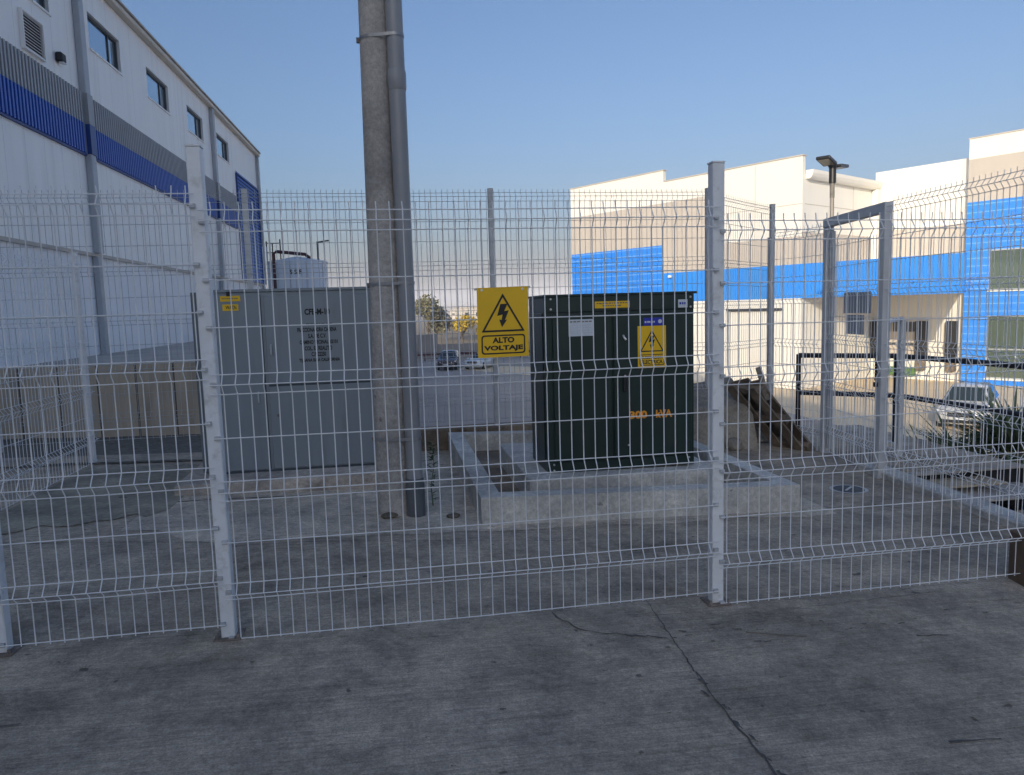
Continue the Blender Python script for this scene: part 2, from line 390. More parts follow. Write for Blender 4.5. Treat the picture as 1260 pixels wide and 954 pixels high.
# gravel bank behind the left part of the enclosure, falling to the foot of the tan wall
y = MB(); n = 16; mrows = 8; vv = []
for j in range(mrows+1):
    for i in range(n+1):
        X = -9.9+i*(8.3/n); t = j/mrows; Y = 8.3+t*5.6
        vv.append((X, 7.75+t*6.15+(random.uniform(-.06,.06) if j == 0 else 0), gz(X)+.03-t*.72+random.uniform(-.03,.03)*(1 if 0<j<mrows else 0)+(-.02 if j==0 else .02 if j==1 else 0)))
y.mesh(vv, [(j*(n+1)+i, j*(n+1)+i+1, (j+1)*(n+1)+i+1, (j+1)*(n+1)+i) for j in range(mrows) for i in range(n)])
y.face([(-1.6,8.3,.0),(4,8.9,-4),(4,14,-4),(-1.6,13.9,-.7)])
y.build('gravel_bank', M['gravel'], kind='structure')
# planted bank outside the railing, and the pit below the stairs
y = MB(); y.face([(6.25,2,-.25),(8.6,2,-.8),(8.6,9.4,-.8),(6.25,9.0,-.25)]); y.face([(8.6,2,-.8),(14,2,-4),(14,12,-4),(8.6,9.4,-.8)])
y.face([(6.25,8.9,-.3),(8.6,9.4,-.8),(14,12,-4),(6.25,12,-4)]); y.build('planted_bank', M['earth'], kind='structure')
y = MB(); y.face([(4.5,2,-1.3),(6.3,2,-1.3),(6.3,6.2,-1.3),(4.5,6.2,-1.3)]); y.face([(6.25,2,-.25),(6.25,6.2,-.25),(6.25,6.2,-1.6),(6.25,2,-1.6)])
y.build('stair_pit', M['gravel'], kind='structure')
y = MB(); y.face([(-10,13.95,.36),(-1.2,13.95,.36),(-1.2,40,.36),(-10,60,.36)]); y.face([(-1.2,13.95,.36),(-1.2,40,.36),(-1.2,40,-4),(-1.2,13.95,-4)]); y.face([(-1.2,40,.36),(-10,60,.36),(-10,60,-4),(-1.2,40,-4)])
y.build('upper_terrace', M['paleground'], kind='structure')

# ------------------------------------------------------------------ fences
ROW20 = [1.96,1.91,1.865,1.655,1.445,1.235,1.19,1.145,.945,.745,.70,.655,.46,.266,.221,.19,0.0]
FOLD20 = [(1.96,1.91,1.865),(1.235,1.19,1.145),(.745,.70,.655),(.266,.221,.19)]
ROW25 = [2.46,2.415,2.37,2.16,1.95,1.74,1.695,1.65,1.44,1.25,1.205,1.16,.96,.76,.715,.67,.47,.27,.23,.19,0.0]
FOLD25 = [(2.46,2.415,2.37),(1.74,1.695,1.65),(1.25,1.205,1.16),(.76,.715,.67),(.27,.23,.19)]
def panel(a, b, za, zb, rows, folds, bulge, rad, pitch=.0595, n=5, tip=.035):
    """welded mesh panel between two plan points, with V folds pushed out by bulge (a plan vector)"""
    mb = MB(); a = Vector((a[0],a[1],za)); b = Vector((b[0],b[1],zb)); bv = Vector((bulge[0],bulge[1],0)); ln = (b-a).length
    apex = {f[1] for f in folds}; top = rows[0]
    for r in rows:
        off = (bv if r in apex else Vector((0,0,0))) + bv.normalized()*rad*1.6
        p = a+off+Vector((0,0,r)); q = b+off+Vector((0,0,r))
        m_ = (p+q)/2+Vector((0,0,random.uniform(-.007,.003)))
        mb.tube([p,m_,q], rad, n)
    k = int(ln/pitch); st = (ln-(k-1)*pitch)/2
    for i in range(k):
        t = (st+i*pitch)/ln; base = a.lerp(b, t); jx = random.uniform(-.0035,.0035); d = (b-a).normalized()
        pts = [base+Vector((0,0,top+tip))+d*jx]
        for r in rows:
            for f in folds:
                if r == f[0]: pts.append(base+Vector((0,0,r)))
                elif r == f[1]: pts.append(base+bv+Vector((0,0,r))+d*random.uniform(-.002,.002))
                elif r == f[2]: pts.append(base+Vector((0,0,r)))
        pts.append(base+Vector((0,0,-.012)))
        mb.tube(pts, rad, n)
    return mb
def fpost(parent, x, y, z0, z1, s, m, plate=True, clips=(), clipside=-1, capm=None):
    p = MB().box(x-s/2, x+s/2, y-s/2, y+s/2, z0, z1).build('post', m, parent, bevel=.004)
    MB().box(x-s/2-.002, x+s/2+.002, y-s/2-.002, y+s/2+.002, z1+.0005, z1+.008).build('cap', capm or m, p)
    if plate:
        MB().box(x-.062, x+.062, y-.060, y+.060, z0-.001, z0+.008).build('base_plate', M['rust'], p, bevel=.002)
        for dx, dy in ((-.047,-.046),(.047,-.046)):
            MB().tube([(x+dx,y+dy,z0+.008),(x+dx,y+dy,z0+.026)], .008, 6).build('anchor_bolt', M['rust'], p)
    for (cx, zc) in clips:
        MB().box(x+cx-.012, x+cx+.012, y-s/2-.016, y-s/2-.0005, zc-.009, zc+.009).build('clip', M['galv'], p)
    return p

WR = .0028
ff = thing('mesh_fence', 'white welded mesh fence across the foreground that carries the yellow warning sign', 'fence', (-.8,3.49,0), group='welded mesh fences around the equipment')
PY = 3.445   # plane of the mesh, on the camera side of the posts
clipz = [1.91,1.655,1.445,1.19,.945,.70,.46,.221,.0]
posts = [(-2.95,.07,2.31),(-1.77,.03,2.28),(-.8,0,2.24),(1.64,-.07,2.18),(4.1,-.15,2.10)]
pz = [(-2.95,-1.77,.10),(-1.77,-.8,.075),(-.8,1.64,0.005),(1.64,4.1,-.062)]
for i, (x, z0, z1) in enumerate(posts):
    cl = []
    for (a, b, zz) in pz:
        if abs(b-x) < .01: cl += [(-.017, zz+c) for c in clipz]
        if abs(a-x) < .01: cl += [(.017, zz+c) for c in clipz]
    fpost(ff, x, 3.49, z0, z1, .062, M['white_steel'], clips=cl)
for (a, b, zz) in pz:
    dz = {-1.77:(.0,.0), -2.95:(0,0)}.get(a, (0,0))
    panel((a+.005,PY),(b-.005,PY), zz+dz[0], zz+dz[1], ROW20, FOLD20, (0,-.032), WR).build('mesh_panel', M['wire'], ff, smooth=50)

fl = thing('mesh_fence', 'white mesh fence running back along the left slab edge towards the tan wall', 'fence', (-2.97,3.6,.07), group='welded mesh fences around the equipment')
for yy in (5.75, 7.9):
    fpost(fl, -3.0, yy, .06, 2.16, .055, M['white_steel'], plate=False)
for a, b in ((3.6,5.7),(5.75,7.9)):
    panel((-2.96,a),(-2.96,b), .09, .09, ROW20, FOLD20, (.032,0), WR).build('mesh_panel', M['wire'], fl, smooth=50)

fr = thing('mesh_fence', 'tall grey mesh fence standing on the low brown wall behind the equipment', 'fence', (1.16,8.0,.2), group='welded mesh fences around the equipment')
for x in (-3.9,-1.38,1.16,3.66):
    fpost(fr, x, 8.0, .2, 2.78, .055, M['galv'], plate=False)
fpost(fr, 5.02, 9.02, -.2, 2.74, .055, M['galv'], plate=False)
for a, b in ((-6.4,-3.9),(-3.9,-1.38),(-1.38,1.16),(1.16,3.66)):
    panel((a,7.965),(b,7.965), .28, .28, ROW25, FOLD25, (0,-.032), .0026, n=4).build('mesh_panel', M['rear_wire'], fr, smooth=50)
panel((3.68,7.99),(5.02,9.02), .26, .24, ROW25, FOLD25, (.02,-.026), .0026, n=4).build('mesh_panel', M['rear_wire'], fr, smooth=50)

fg = thing('mesh_fence', 'grey mesh fence on a low kerb at the right, broken by the gate', 'fence', (4.44,5.0,-.15), group='welded mesh fences around the equipment')
fpost(fg, 4.44, 8.0, -.16, 2.22, .06, M['galv'], plate=False)
fpost(fg, 4.29, 3.55, -.16, 2.32, .06, M['galv'], plate=False)
panel((4.46,7.96),(4.62,7.24), -.19, -.19, ROW25, FOLD25, (-.032,0), .0029).build('mesh_panel', M['wire'], fg, smooth=50)
panel((4.44,5.95),(4.30,3.6), -.12, -.12, ROW25, FOLD25, (-.032,0), .0029).build('mesh_panel', M['wire'], fg, smooth=50)

k = MB()
kv = [(4.45,6.35),(4.22,3.6),(4.44,3.6),(4.67,6.35)]
k.mesh([(x,y_,-.3) for x,y_ in kv]+[(x,y_,gz(x)+.06) for x,y_ in kv], [(0,3,2,1),(4,5,6,7),(0,1,5,4),(1,2,6,5),(2,3,7,6),(3,0,4,7)])
k.build('kerb', M['curb'], bevel=.012, loc=(4.46,4.8,-.15)); tag(bpy.data.objects['kerb'], 'low pale concrete kerb under the mesh fence beside the stairs', 'kerb')

gt = thing('gate', 'tall grey steel gate frame with mesh leaf in the right hand fence', 'gate', (4.46,6.6,-.16))
MB().box(4.60,4.68,7.14,7.22,-.17,2.25).build('gate_post', M['steelgrey'], gt, bevel=.004)
MB().box(4.38,4.46,5.94,6.02,-.17,2.25).build('gate_post', M['steelgrey'], gt, bevel=.004)
b_ = MB().bar((4.42,5.94,2.295),(4.64,7.22,2.295),.08,.09)
b_.build('top_beam', M['steelgrey'], gt, bevel=.004)
panel((4.43,6.03),(4.61,7.13), -.12, -.12, [z for z in ROW25[3:]], FOLD25[1:], (-.032,0), .0029).build('gate_leaf', M['wire'], gt, smooth=50)
MB().box(4.605,4.645,7.06,7.105,-.10,2.2).build('leaf_stile', M['galv'], gt, bevel=.003)
MB().bar((4.435,6.0,1.2),(4.435,6.0,1.32),.04,.06).build('hinge', M['steelgrey'], gt)
MB().bar((4.435,6.0,.3),(4.435,6.0,.4),.04,.06).build('hinge', M['steelgrey'], gt)

def plate_thing(name, label, y0, y1, z0, z1, x=4.52):
    o = MB().box(x, x+.012, y0, y1, z0, z1).build(name, M['signback'], None, bevel=.002, loc=(x,(y0+y1)/2,z0))
    return tag(o, label, 'sign')
plate_thing('sign_plate', 'larger plain grey metal plate on the gate, seen from behind, uppermost of two', 6.42, 6.84, 1.35, 1.56, 4.60)
plate_thing('sign_plate', 'smaller square grey metal plate on the gate hanging under the wider plate', 6.52, 6.80, 1.14, 1.335, 4.60)

ch = thing('padlock_chain', 'black chain with padlock hanging on the nearer grey gate post', 'chain', (4.37,6.0,.7))
lk = MB()
for i in range(9):
    zc = .99-i*.028; a = i % 2
    pts = [(4.365+.010*math.cos(t)*(1-a)-.004, 5.985+.012*math.cos(t)*a, zc+.019*math.sin(t)) for t in [j*math.pi/4 for j in range(9)]]
    lk.tube(pts, .0045, 5, caps=False)
lk.build('chain', M['black'], ch, smooth=60)
MB().box(4.345,4.375,5.965,6.0,.69,.735).build('padlock', M['railblack'], ch, bevel=.005)

# ------------------------------------------------------------------ warning sign on the front mesh
sg = thing('warning_sign', 'yellow high voltage warning sign wired to the front mesh, large triangle over boxed words', 'sign', (.535,3.395,1.44))
ux, uy = Vector((1,0,.01)), Vector((.012,0,1)); oc = Vector((.535,3.398,1.435))
def S2(x, y, d=0.0): return oc+ux*x+uy*y+Vector((0,-d,0))
W2, H2 = .121, .163
mb = MB(); fr_ = [(-W2,-H2),(W2,-H2),(W2,H2),(-W2,H2)]
mb.mesh([S2(x,y,.0015) for x,y in fr_]+[S2(x,y,-.0015) for x,y in fr_], [(0,1,2,3),(7,6,5,4),(0,4,5,1),(1,5,6,2),(2,6,7,3),(3,7,4,0)])
mb.build('sign_board', M['yellow'], sg)
def ring(mb, outer, inner, tr):
    n = len(outer)
    for i in range(n):
        j = (i+1) % n; mb.face([tr(*outer[i]), tr(*outer[j]), tr(*inner[j]), tr(*inner[i])])
def tri(cx, cy, w, h, lw):
    o = [(cx-w/2,cy-h/2),(cx+w/2,cy-h/2),(cx,cy+h/2)]
    return o, [(cx-w/2+lw*1.75,cy-h/2+lw),(cx+w/2-lw*1.75,cy-h/2+lw),(cx,cy+h/2-lw*2.1)]
def rrect(x0, x1, y0, y1, r):
    pts = []
    for (cx, cy, a0) in ((x1-r,y1-r,0),(x0+r,y1-r,90),(x0+r,y0+r,180),(x1-r,y0+r,270)):
        for k in range(5): a = R(a0+k*22.5); pts.append((cx+r*math.cos(a), cy+r*math.sin(a)))
    return pts
BOLT = [(-.10,.42),(.19,.42),(.05,.13),(.24,.16),(.08,-.22),(.17,-.20),(-.05,-.50),(-.16,-.19),(-.06,-.21),(-.02,.0),(-.24,-.05)]
mb = MB(); tr = lambda x, y: S2(x, y, .0028)
ring(mb, *tri(0,.045,.205,.178,.0085), tr)
mb.face([tr(x*.115, .036+y*.118) for x, y in BOLT])
mb.build('hazard_triangle', M['ink'], sg)
mb = MB(); ring(mb, rrect(-.104,.104,-.148,-.058,.014), rrect(-.0975,.0975,-.1415,-.0645,.010), tr); mb.build('text_frame', M['ink'], sg)
lettering('ALTO', S2(0,-.083,.0028), ux, uy, .104, .027, M['ink'], sg, bold=.045)
lettering('VOLTAJE', S2(0,-.122,.0028), ux, uy, .186, .029, M['ink'], sg, bold=.045)
mb = MB().bar(S2(-.132,.157,-.006), S2(.132,.160,-.006), .012, .010); mb.build('hanging_bar', M['galv'], sg)
for xx in (-.098,.094):
    MB().tube([S2(xx,.152,.0),S2(xx,.152,.005)], .006, 8).build('rivet', M['bolt'], sg)

# ------------------------------------------------------------------ grey metering cabinet
cb = thing('switch_cabinet', 'big grey steel metering cabinet with black address lettering, on a low concrete plinth', 'cabinet', (-.82,6.65,.12))
X0, X1, YF, Z0, Z1 = -1.49, -.135, 6.65, .125, 1.70
MB().box(X0,X1,YF,YF+1.0,Z0,Z1).build('body', M['cab'], cb, bevel=.004)
MB().box(X0-.165,X0-.001,YF+.05,YF+.95,Z0+.01,Z1+.01).build('side_strip', M['cabside'], cb, label='darker narrow strip on the left side of the cabinet')  # narrow set-back strip, coloured darker than the cabinet front
MB().box(X0-.005,X1+.012,YF-.012,YF+1.01,Z1+.001,Z1+.026).build('roof', M['cab'], cb, bevel=.003)
XS = -1.075
MB().box(X0+.012,XS-.008,YF-.018,YF-.001,Z0+.02,Z1-.02).build('door', M['cab'], cb, bevel=.004)
d2 = MB().box(XS+.03,X1-.035,YF-.020,YF-.001,.90,Z1-.035).build('door', M['cab'], cb, bevel=.004)
d3 = MB().box(XS+.03,X1-.035,YF-.016,YF-.001,Z0+.02,.875).build('door', M['cab'], cb, bevel=.004)
MB().box(XS-.006,XS+.006,YF-.004,YF-.0005,Z0+.02,Z1-.02).build('seam', M['cabdark'], cb)
MB().box(XS+.03,X1-.035,YF-.006,YF-.0005,.876,.899).build('seam', M['cabdark'], cb)
MB().box(X0+.02,X1-.02,YF-.010,YF-.0005,Z0-.004,Z0+.012).build('seam', M['cabdark'], cb)  # dark strip painted as the shadow line under the cabinet front
MB().tube([(XS+.07,YF-.021,1.24),(XS+.07,YF-.04,1.235),(XS+.07,YF-.04,1.155),(XS+.07,YF-.021,1.15)], .008, 6).build('handle', M['galv'], d2, smooth=50)
MB().tube([(XS-.06,YF-.019,.83),(XS-.06,YF-.036,.825),(XS-.06,YF-.036,.745),(XS-.06,YF-.019,.74)], .008, 6).build('handle', M['galv'], cb, smooth=50)
MB().box(-1.345,-1.315,YF-.03,YF-.001,Z1-.03,Z1+.006).build('hasp', M['black'], cb)
MB().tube([(-.98,YF-.017,.62),(-.98,YF-.024,.62)], .014, 8).build('lock', M['rust'], cb)
YT = YF-.0225; ex, ez = (1,0,0), (0,0,1)
lettering('CFE-M-10', (-.60,YT,1.518), ex, ez, .215, .054, M['ink'], d2, bold=.04)
for s_, xx, zz, ww in (('FRACCIONADORA CADENA',-.61,1.362,.335),('S.A. DE C.V.',-.61,1.307,.155),('CAMINO VECINAL #2101',-.60,1.252,.325),('COL. EL REALITO',-.605,1.199,.235),('C.P. 22250',-.605,1.147,.125),('TIJUANA BAJA CALIFORNIA',-.60,1.092,.35)):
    lettering(s_, (xx,YT,zz), ex, ez, ww, .038, M['ink'], d2, bold=.038)
mb = MB()
xx = -.70
for wd in (.03,.022,.034,.012,.03,.02,.026):
    mb.face([(xx,YT,1.404),(xx+wd,YT,1.404),(xx+wd,YT,1.416),(xx,YT,1.416)]); xx += wd+.008
mb.build('small_print', M['ink'], d2)
MB().box(-1.40,-1.235,YF-.0205,YF-.0183,1.625,1.672).build('warning_sticker', M['yellow'], cb)
mb = MB(); xx = -1.385
for wd in (.018,.012,.02,.014,.02,.01,.018):
    mb.face([(xx,YF-.0212,1.645),(xx+wd,YF-.0212,1.645),(xx+wd,YF-.0212,1.653),(xx,YF-.0212,1.653)]); xx += wd+.003
mb.build('small_print', M['rust'], cb)
st = MB().box(-1.385,-1.255,YF-.0205,YF-.0183,1.545,1.60).build('warning_sticker', M['yellow'], cb)
lettering('WAZN', (-1.315,YF-.0212,1.573), ex, ez, .088, .032, M['ink'], st, bold=.02)

pl = MB(); pl.box(-1.80,-.04,6.30,7.9,-.1,.122)
o = pl.build('cabinet_plinth', M['plinth'], bevel=.02, bseg=2, loc=(-.9,7.0,0)); tag(o, 'weathered low concrete plinth under the grey metering cabinet', 'plinth')

# ------------------------------------------------------------------ concrete pole with conduit
pp = thing('utility_pole', 'tall tapered grey concrete pole with a fat plastic conduit strapped to its right side', 'pole', (0,5.52,-.02))
mb = MB(); npz = 26
ring_ = []
PH = 9.5
def pr(z): return .128-.0062*z
pc = []
for i in range(npz+1):
    z = -.05+PH*i/npz; pc.append((-.008+.004*z, 5.52, z))
mb.tube(pc, [pr(p[2]) for p in pc], 28); mb.build('shaft', M['polec'], pp, smooth=40)
def cx_(z): return -.008+.004*z
def ccx(z): return cx_(z)+pr(z)*.80+.055
def ccy(z): return 5.52-pr(z)*.55-.035
CR = .060
zs = [.24+i*.4 for i in range(24)]
cd = MB().tube([(ccx(z),ccy(z),z) for z in zs], CR, 22).build('conduit', M['pvc'], pp, smooth=40)
MB().tube([(ccx(z),ccy(z),z) for z in (-.04,.02,.10,.16,.22,.26)], [CR+.011]*2+[CR+.011]*3+[CR+.006], 22).build('collar', M['pvcdark'], cd, smooth=40)
MB().tube([(ccx(z),ccy(z),z) for z in (3.05,3.06,3.17,3.19)], [CR+.001,CR+.006,CR+.007,CR+.001], 22).build('coupling', M['pvc'], cd, smooth=30)
for zb in (.56,1.70,3.42,5.4):
    mb = MB(); c0 = Vector((cx_(zb),5.52)); c1 = Vector((ccx(zb),ccy(zb))); pts = []
    # strap: hull round both circles
    hull = []
    for k_ in range(72):
        a = 2*math.pi*k_/72; d = Vector((math.cos(a), math.sin(a)))
        p0 = c0+d*(pr(zb)+.004); p1 = c1+d*(CR+.004)
        p = p0 if p0.dot(d) > p1.dot(d) else p1
        hull.append(p)
    hw = .011
    vs = [(p.x,p.y,zb-hw+.012*(p.x)) for p in hull]+[(p.x,p.y,zb+hw+.012*(p.x)) for p in hull]
    mb.mesh(vs, [(i,(i+1)%72,(i+1)%72+72,i+72) for i in range(72)])
    sb = mb.build('strap', M['band'], pp, smooth=40)
    MB().box(cx_(zb)-pr(zb)-.022, cx_(zb)-pr(zb)+.004, 5.50,5.53, zb-.022,zb+.012).build('buckle', M['rust'], sb, bevel=.003)

# ------------------------------------------------------------------ transformer and its concrete base
tf = thing('transformer', 'dark green pad mounted transformer cabinet with orange rating figures and yellow stickers', 'transformer', (1.86,5.68,.155))
TX0, TX1, TY, TZ0, TZ1 = 1.225, 2.475, 5.68, .165, 1.595
MB().box(TX0,TX1,TY,TY+.62,TZ0,TZ1-.02).build('body', M['trafo'], tf, bevel=.006, bseg=2)
MB().box(TX0-.012,TX1+.026,TY-.016,TY+.64,TZ1-.019,TZ1).build('lid', M['trafo'], tf, bevel=.004)
hd = MB().box(TX0+.004,TX1-.004,TY-.014,TY-.001,1.455,TZ1-.02).build('header', M['trafo'], tf, bevel=.003)
dl = MB().box(TX0+.06,1.765,TY-.020,TY-.001,TZ0+.09,1.448).build('door', M['trafo'], tf, bevel=.004)
dr = MB().box(1.785,TX1-.03,TY-.024,TY-.001,TZ0+.09,1.448).build('door', M['trafo'], tf, bevel=.004)
MB().box(TX0+.004,TX1-.004,TY-.012,TY-.001,TZ0,TZ0+.08).build('sill', M['trafo'], tf, bevel=.003)
MB().box(TX0-.008,TX0-.001,TY+.06,TY+.56,TZ0+.1,1.45).build('side_panel', M['trafo'], tf, bevel=.003)
for xx, zz, yy in ((1.275,1.56,.014),(1.275,1.48,.014),(2.44,1.55,.014),(2.44,1.47,.014),(1.275,.232,.012),(1.275,.185,.012),(2.425,.225,.012),(1.90,.36,.024)):
    MB().tube([(xx,TY-yy-.008,zz),(xx,TY-yy,zz)], .0085, 8).build('bolt', M['bolt'], tf)
MB().tube([(1.865,TY-.025,1.255),(1.865,TY-.045,1.24),(1.88,TY-.05,1.22)], .009, 7).build('latch', M['bolt'], dr, smooth=50)
MB().box(1.855,1.885,TY-.045,TY-.024,.80,.945).build('handle', M['black'], dr, bevel=.005)
MB().tube([(1.87,TY-.047,.93),(1.87,TY-.024,.93)], .010, 8).build('lock', M['bolt'], dr)
# stickers
def sticker(name, x0, x1, z0, z1, y, m, parent): return MB().box(x0,x1,y-.0016,y-.0004,z0,z1).build(name, m, parent)
sh = sticker('label', 1.635,1.925,1.478,1.532,TY-.014,M['yellow'],hd)
def print_lines(parent, x0, x1, zrows, h, y, m, seed=1):
    rr = random.Random(seed); mb = MB()
    for z in zrows:
        x = x0
        while x < x1-.01:
            wd = min(rr.uniform(.01,.03), x1-x); mb.face([(x,y,z),(x+wd,y,z),(x+wd,y,z+h),(x,y,z+h)]); x += wd+.006
    return mb.build('small_print', m, parent)
print_lines(sh, 1.65,1.91,(1.512,),.009,TY-.0162,M['rust'],3); print_lines(sh, 1.70,1.86,(1.492,),.009,TY-.0162,M['rust'],4)
s1 = sticker('data_plate', 1.415,1.615,1.262,1.395,TY-.020,M['paper'],dl)
print_lines(s1, 1.425,1.605,(1.372,),.010,TY-.0222,M['rust'],5); print_lines(s1, 1.51,1.605,(1.345,1.325,1.305,1.285),.006,TY-.0222,M['steelgrey'],6)
mb = MB(); ring(mb, [(1.43,1.28),(1.49,1.28),(1.49,1.35),(1.43,1.35)], [(1.433,1.283),(1.487,1.283),(1.487,1.347),(1.433,1.347)], lambda x,y_: (x,TY-.0222,y_)); mb.build('small_print', M['steelgrey'], s1)
s2 = sticker('label', 2.335,2.415,1.465,1.53,TY-.014,M['paper'],hd); print_lines(s2, 2.345,2.405,(1.49,),.018,TY-.0162,M['bluelab'],7)
s3 = sticker('label', 2.035,2.205,1.328,1.39,TY-.024,M['bluelab'],dr); print_lines(s3, 2.045,2.13,(1.35,),.014,TY-.0262,M['paper'],8)
mb = MB(); mb.face([(2.175+.017*math.cos(R(a)),TY-.0262,1.36+.017*math.sin(R(a))) for a in range(0,360,30)]); mb.build('emblem', M['paper'], s3)
s4 = sticker('warning_sign', 1.985,2.225,.985,1.325,TY-.024,M['yellow'],dr)
tr4 = lambda x, y_: (x, TY-.0264, y_)
mb = MB(); ring(mb, *tri(2.105,1.205,.205,.178,.0095), tr4); mb.face([tr4(2.105+x*.115, 1.197+z*.115) for x, z in BOLT]); mb.build('hazard_triangle', M['ink'], s4)
mb = MB(); ring(mb, rrect(2.0,2.21,1.005,1.095,.012), rrect(2.006,2.204,1.011,1.089,.009), tr4); mb.build('text_frame', M['ink'], s4)
lettering('SUBESTACION', (2.105,TY-.0264,1.069), ex, ez, .175, .024, M['ink'], s4, bold=.03)
lettering('ELECTRICA', (2.105,TY-.0264,1.033), ex, ez, .18, .032, M['ink'], s4, bold=.035)
lettering('300', (1.985,TY-.0256,.605), ex, ez, .150, .066, M['amber'], dr, bold=.045)
lettering('kVA', (2.205,TY-.0256,.605), ex, ez, .140, .066, M['amber'], dr, bold=.04)

pt = thing('transformer_pad', 'raised concrete pad with a surrounding containment kerb under the green transformer', 'concrete pad', (1.9,6.4,-.08))
KX0, KX1, KY0, KY1, KT = .60, 3.06, 5.05, 7.93, .165
def kt(x): return KT-.03*(x-.6)
def slab(mb, x0, x1, y0, y1, zb=-.2, top=kt):
    v = [(x0,y0,zb),(x1,y0,zb),(x1,y1,zb),(x0,y1,zb),(x0,y0,top(x0)),(x1,y0,top(x1)),(x1,y1,top(x1)),(x0,y1,top(x0))]
    return mb.mesh(v, [(0,3,2,1),(4,5,6,7),(0,1,5,4),(1,2,6,5),(2,3,7,6),(3,0,4,7)])
mb = MB(); outer = [(KX0,KY0),(KX1,KY0),(KX1,KY1),(KX0,KY1)]; inn = [(KX0+.15,KY0+.15),(KX1-.15,KY0+.15),(KX1-.15,KY1-.15),(KX0+.15,KY1-.15)]
for i in range(4):
    j = (i+1) % 4; a, b, c, d = outer[i], outer[j], inn[j], inn[i]
    P = lambda q, top: (q[0], q[1], kt(q[0]) if top else -.2)
    mb.face([P(a,1),P(b,1),P(c,1),P(d,1)]); mb.face([P(a,0),P(b,0),P(b,1),P(a,1)]); mb.face([P(d,0),P(c,0),P(c,1),P(d,1)])
bm_ = mb.build('containment_kerb', M['curb'], pt, bevel=.018, bseg=2)
slab(MB(), 1.04, 2.64, 5.50, 7.1, top=lambda x: .165-.012*(x-1.04)).build('pedestal', M['curb'], pt, bevel=.02, bseg=2)
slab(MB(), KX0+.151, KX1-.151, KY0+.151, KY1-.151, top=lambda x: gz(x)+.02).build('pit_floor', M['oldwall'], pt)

# ------------------------------------------------------------------ rear wall, weed, rubble
o = MB().box(-1.45,3.7,7.95,8.2,-.25,.20).build('low_wall', M['oldwall'], bevel=.01, loc=(-1,8.07,-.2)); tag(o, 'low stained brown concrete wall behind the equipment carrying the tall grey mesh fence', 'wall')

def leaf_blade(mb, base, d, ln, wd, droop=.3, mi=0, seg=4, fold=.25):
    d = Vector(d).normalized(); sd_ = d.cross(Vector((0,0,1)))
    if sd_.length < .05: sd_ = Vector((1,0,0))
    sd_.normalize(); p = Vector(base); L_, C_, R_ = [], [], []
    for i in range(seg+1):
        t = i/seg; ww = wd*(1-t)**.8*(.55+.9*t if t < .4 else .91)
        q = p+d*ln*t+Vector((0,0,-droop*ln*t*t)); up = sd_.cross(d).normalized()
        C_.append(q-up*ww*fold); L_.append(q-sd_*ww/2); R_.append(q+sd_*ww/2)
    for i in range(seg):
        mb.face([L_[i],C_[i],C_[i+1],L_[i+1]], mi); mb.face([C_[i],R_[i],R_[i+1],C_[i+1]], mi)

wd_ = thing('weed', 'small dark green weed growing at the foot of the plastic conduit', 'plant', (.30,5.66,-.03))
MB().tube([(.29,5.66,-.03),(.28,5.64,.14),(.31,5.65,.30),(.30,5.66,.46)], [.006,.005,.004,.002], 5).build('stem', M['agave'], wd_)
mb = MB(); rw = random.Random(5)
for i in range(46):
    t = rw.random()**.6; z = .02+.46*t; a = rw.uniform(0,6.28)
    leaf_blade(mb, (.295+rw.uniform(-.01,.01),5.65+rw.uniform(-.01,.01),z), (math.cos(a),math.sin(a),rw.uniform(.1,.9)), rw.uniform(.05,.13), rw.uniform(.016,.03), .4, 0, 3)
mb.build('leaves', M['leaf'], wd_)

def lump(mb, c, r, seed, sq=(1,1,1)):
    rr = random.Random(seed); bm = bmesh.new(); bmesh.ops.create_icosphere(bm, subdivisions=2, radius=1)
    vs = [tuple(c[i]+v.co[i]*r*sq[i]*rr.uniform(.78,1.12) for i in range(3)) for v in bm.verts]; fs = [tuple(v.index for v in f.verts) for f in bm.faces]; bm.free()
    mb.mesh(vs, fs); return mb
o = lump(MB(), (-.05,5.36,-.0), .05, 3, (1.3,.8,.5)).build('stone', M['gravel'], loc=(-.05,5.36,-.02)); tag(o, 'flat dark stone lying just left of the pole foot', 'stone', 'loose stones on the slab')
o = lump(MB(), (.42,5.30,-.02), .045, 4, (1.2,.8,.5)).build('stone', M['gravel'], loc=(.42,5.30,-.03)); tag(o, 'small dark stone at the front corner of the containment kerb', 'stone', 'loose stones on the slab')
o = lump(MB(), (3.72,7.45,-.07), .10, 8, (1,1,.9)).build('stone', M['block'], loc=(3.72,7.45,-.13)); tag(o, 'grey lump of broken concrete on the slab in front of the rubble block', 'stone', 'loose stones on the slab')

rb = MB(); rb.mesh([(2.75,7.55,-.2),(4.05,7.5,-.2),(4.15,8.25,-.2),(2.75,8.25,-.2),(2.75,7.6,.30),(3.98,7.55,.36),(4.02,8.15,.62),(2.75,8.2,.45)], [(0,3,2,1),(4,5,6,7),(0,1,5,4),(1,2,6,5),(2,3,7,6),(3,0,4,7)])
o = rb.build('concrete_block', M['block'], bevel=.03, bseg=2, loc=(3.4,7.9,-.14)); tag(o, 'big broken block of old concrete with a sloping top beyond the green transformer', 'rubble')
pk = thing('wood_pallet', 'broken dark wooden pallet boards leaning steeply against the concrete block', 'pallet', (4.2,7.4,-.15))
PF = Vector((4.60,7.30,-.17)); PA = Vector((-.66,.02,.80)); PB = Vector((-.50,.86,.05)).normalized()
PN = PA.normalized().cross(PB)
rp_ = random.Random(3)
for i in range(3):
    o_ = PF+PB*(.05+.135*i)+PN*rp_.uniform(-.008,.008); ln_ = rp_.uniform(.96,1.04)
    MB().bar(o_, o_+PA*ln_, .122, .022, up=PN).build('board', M['wood'], pk)
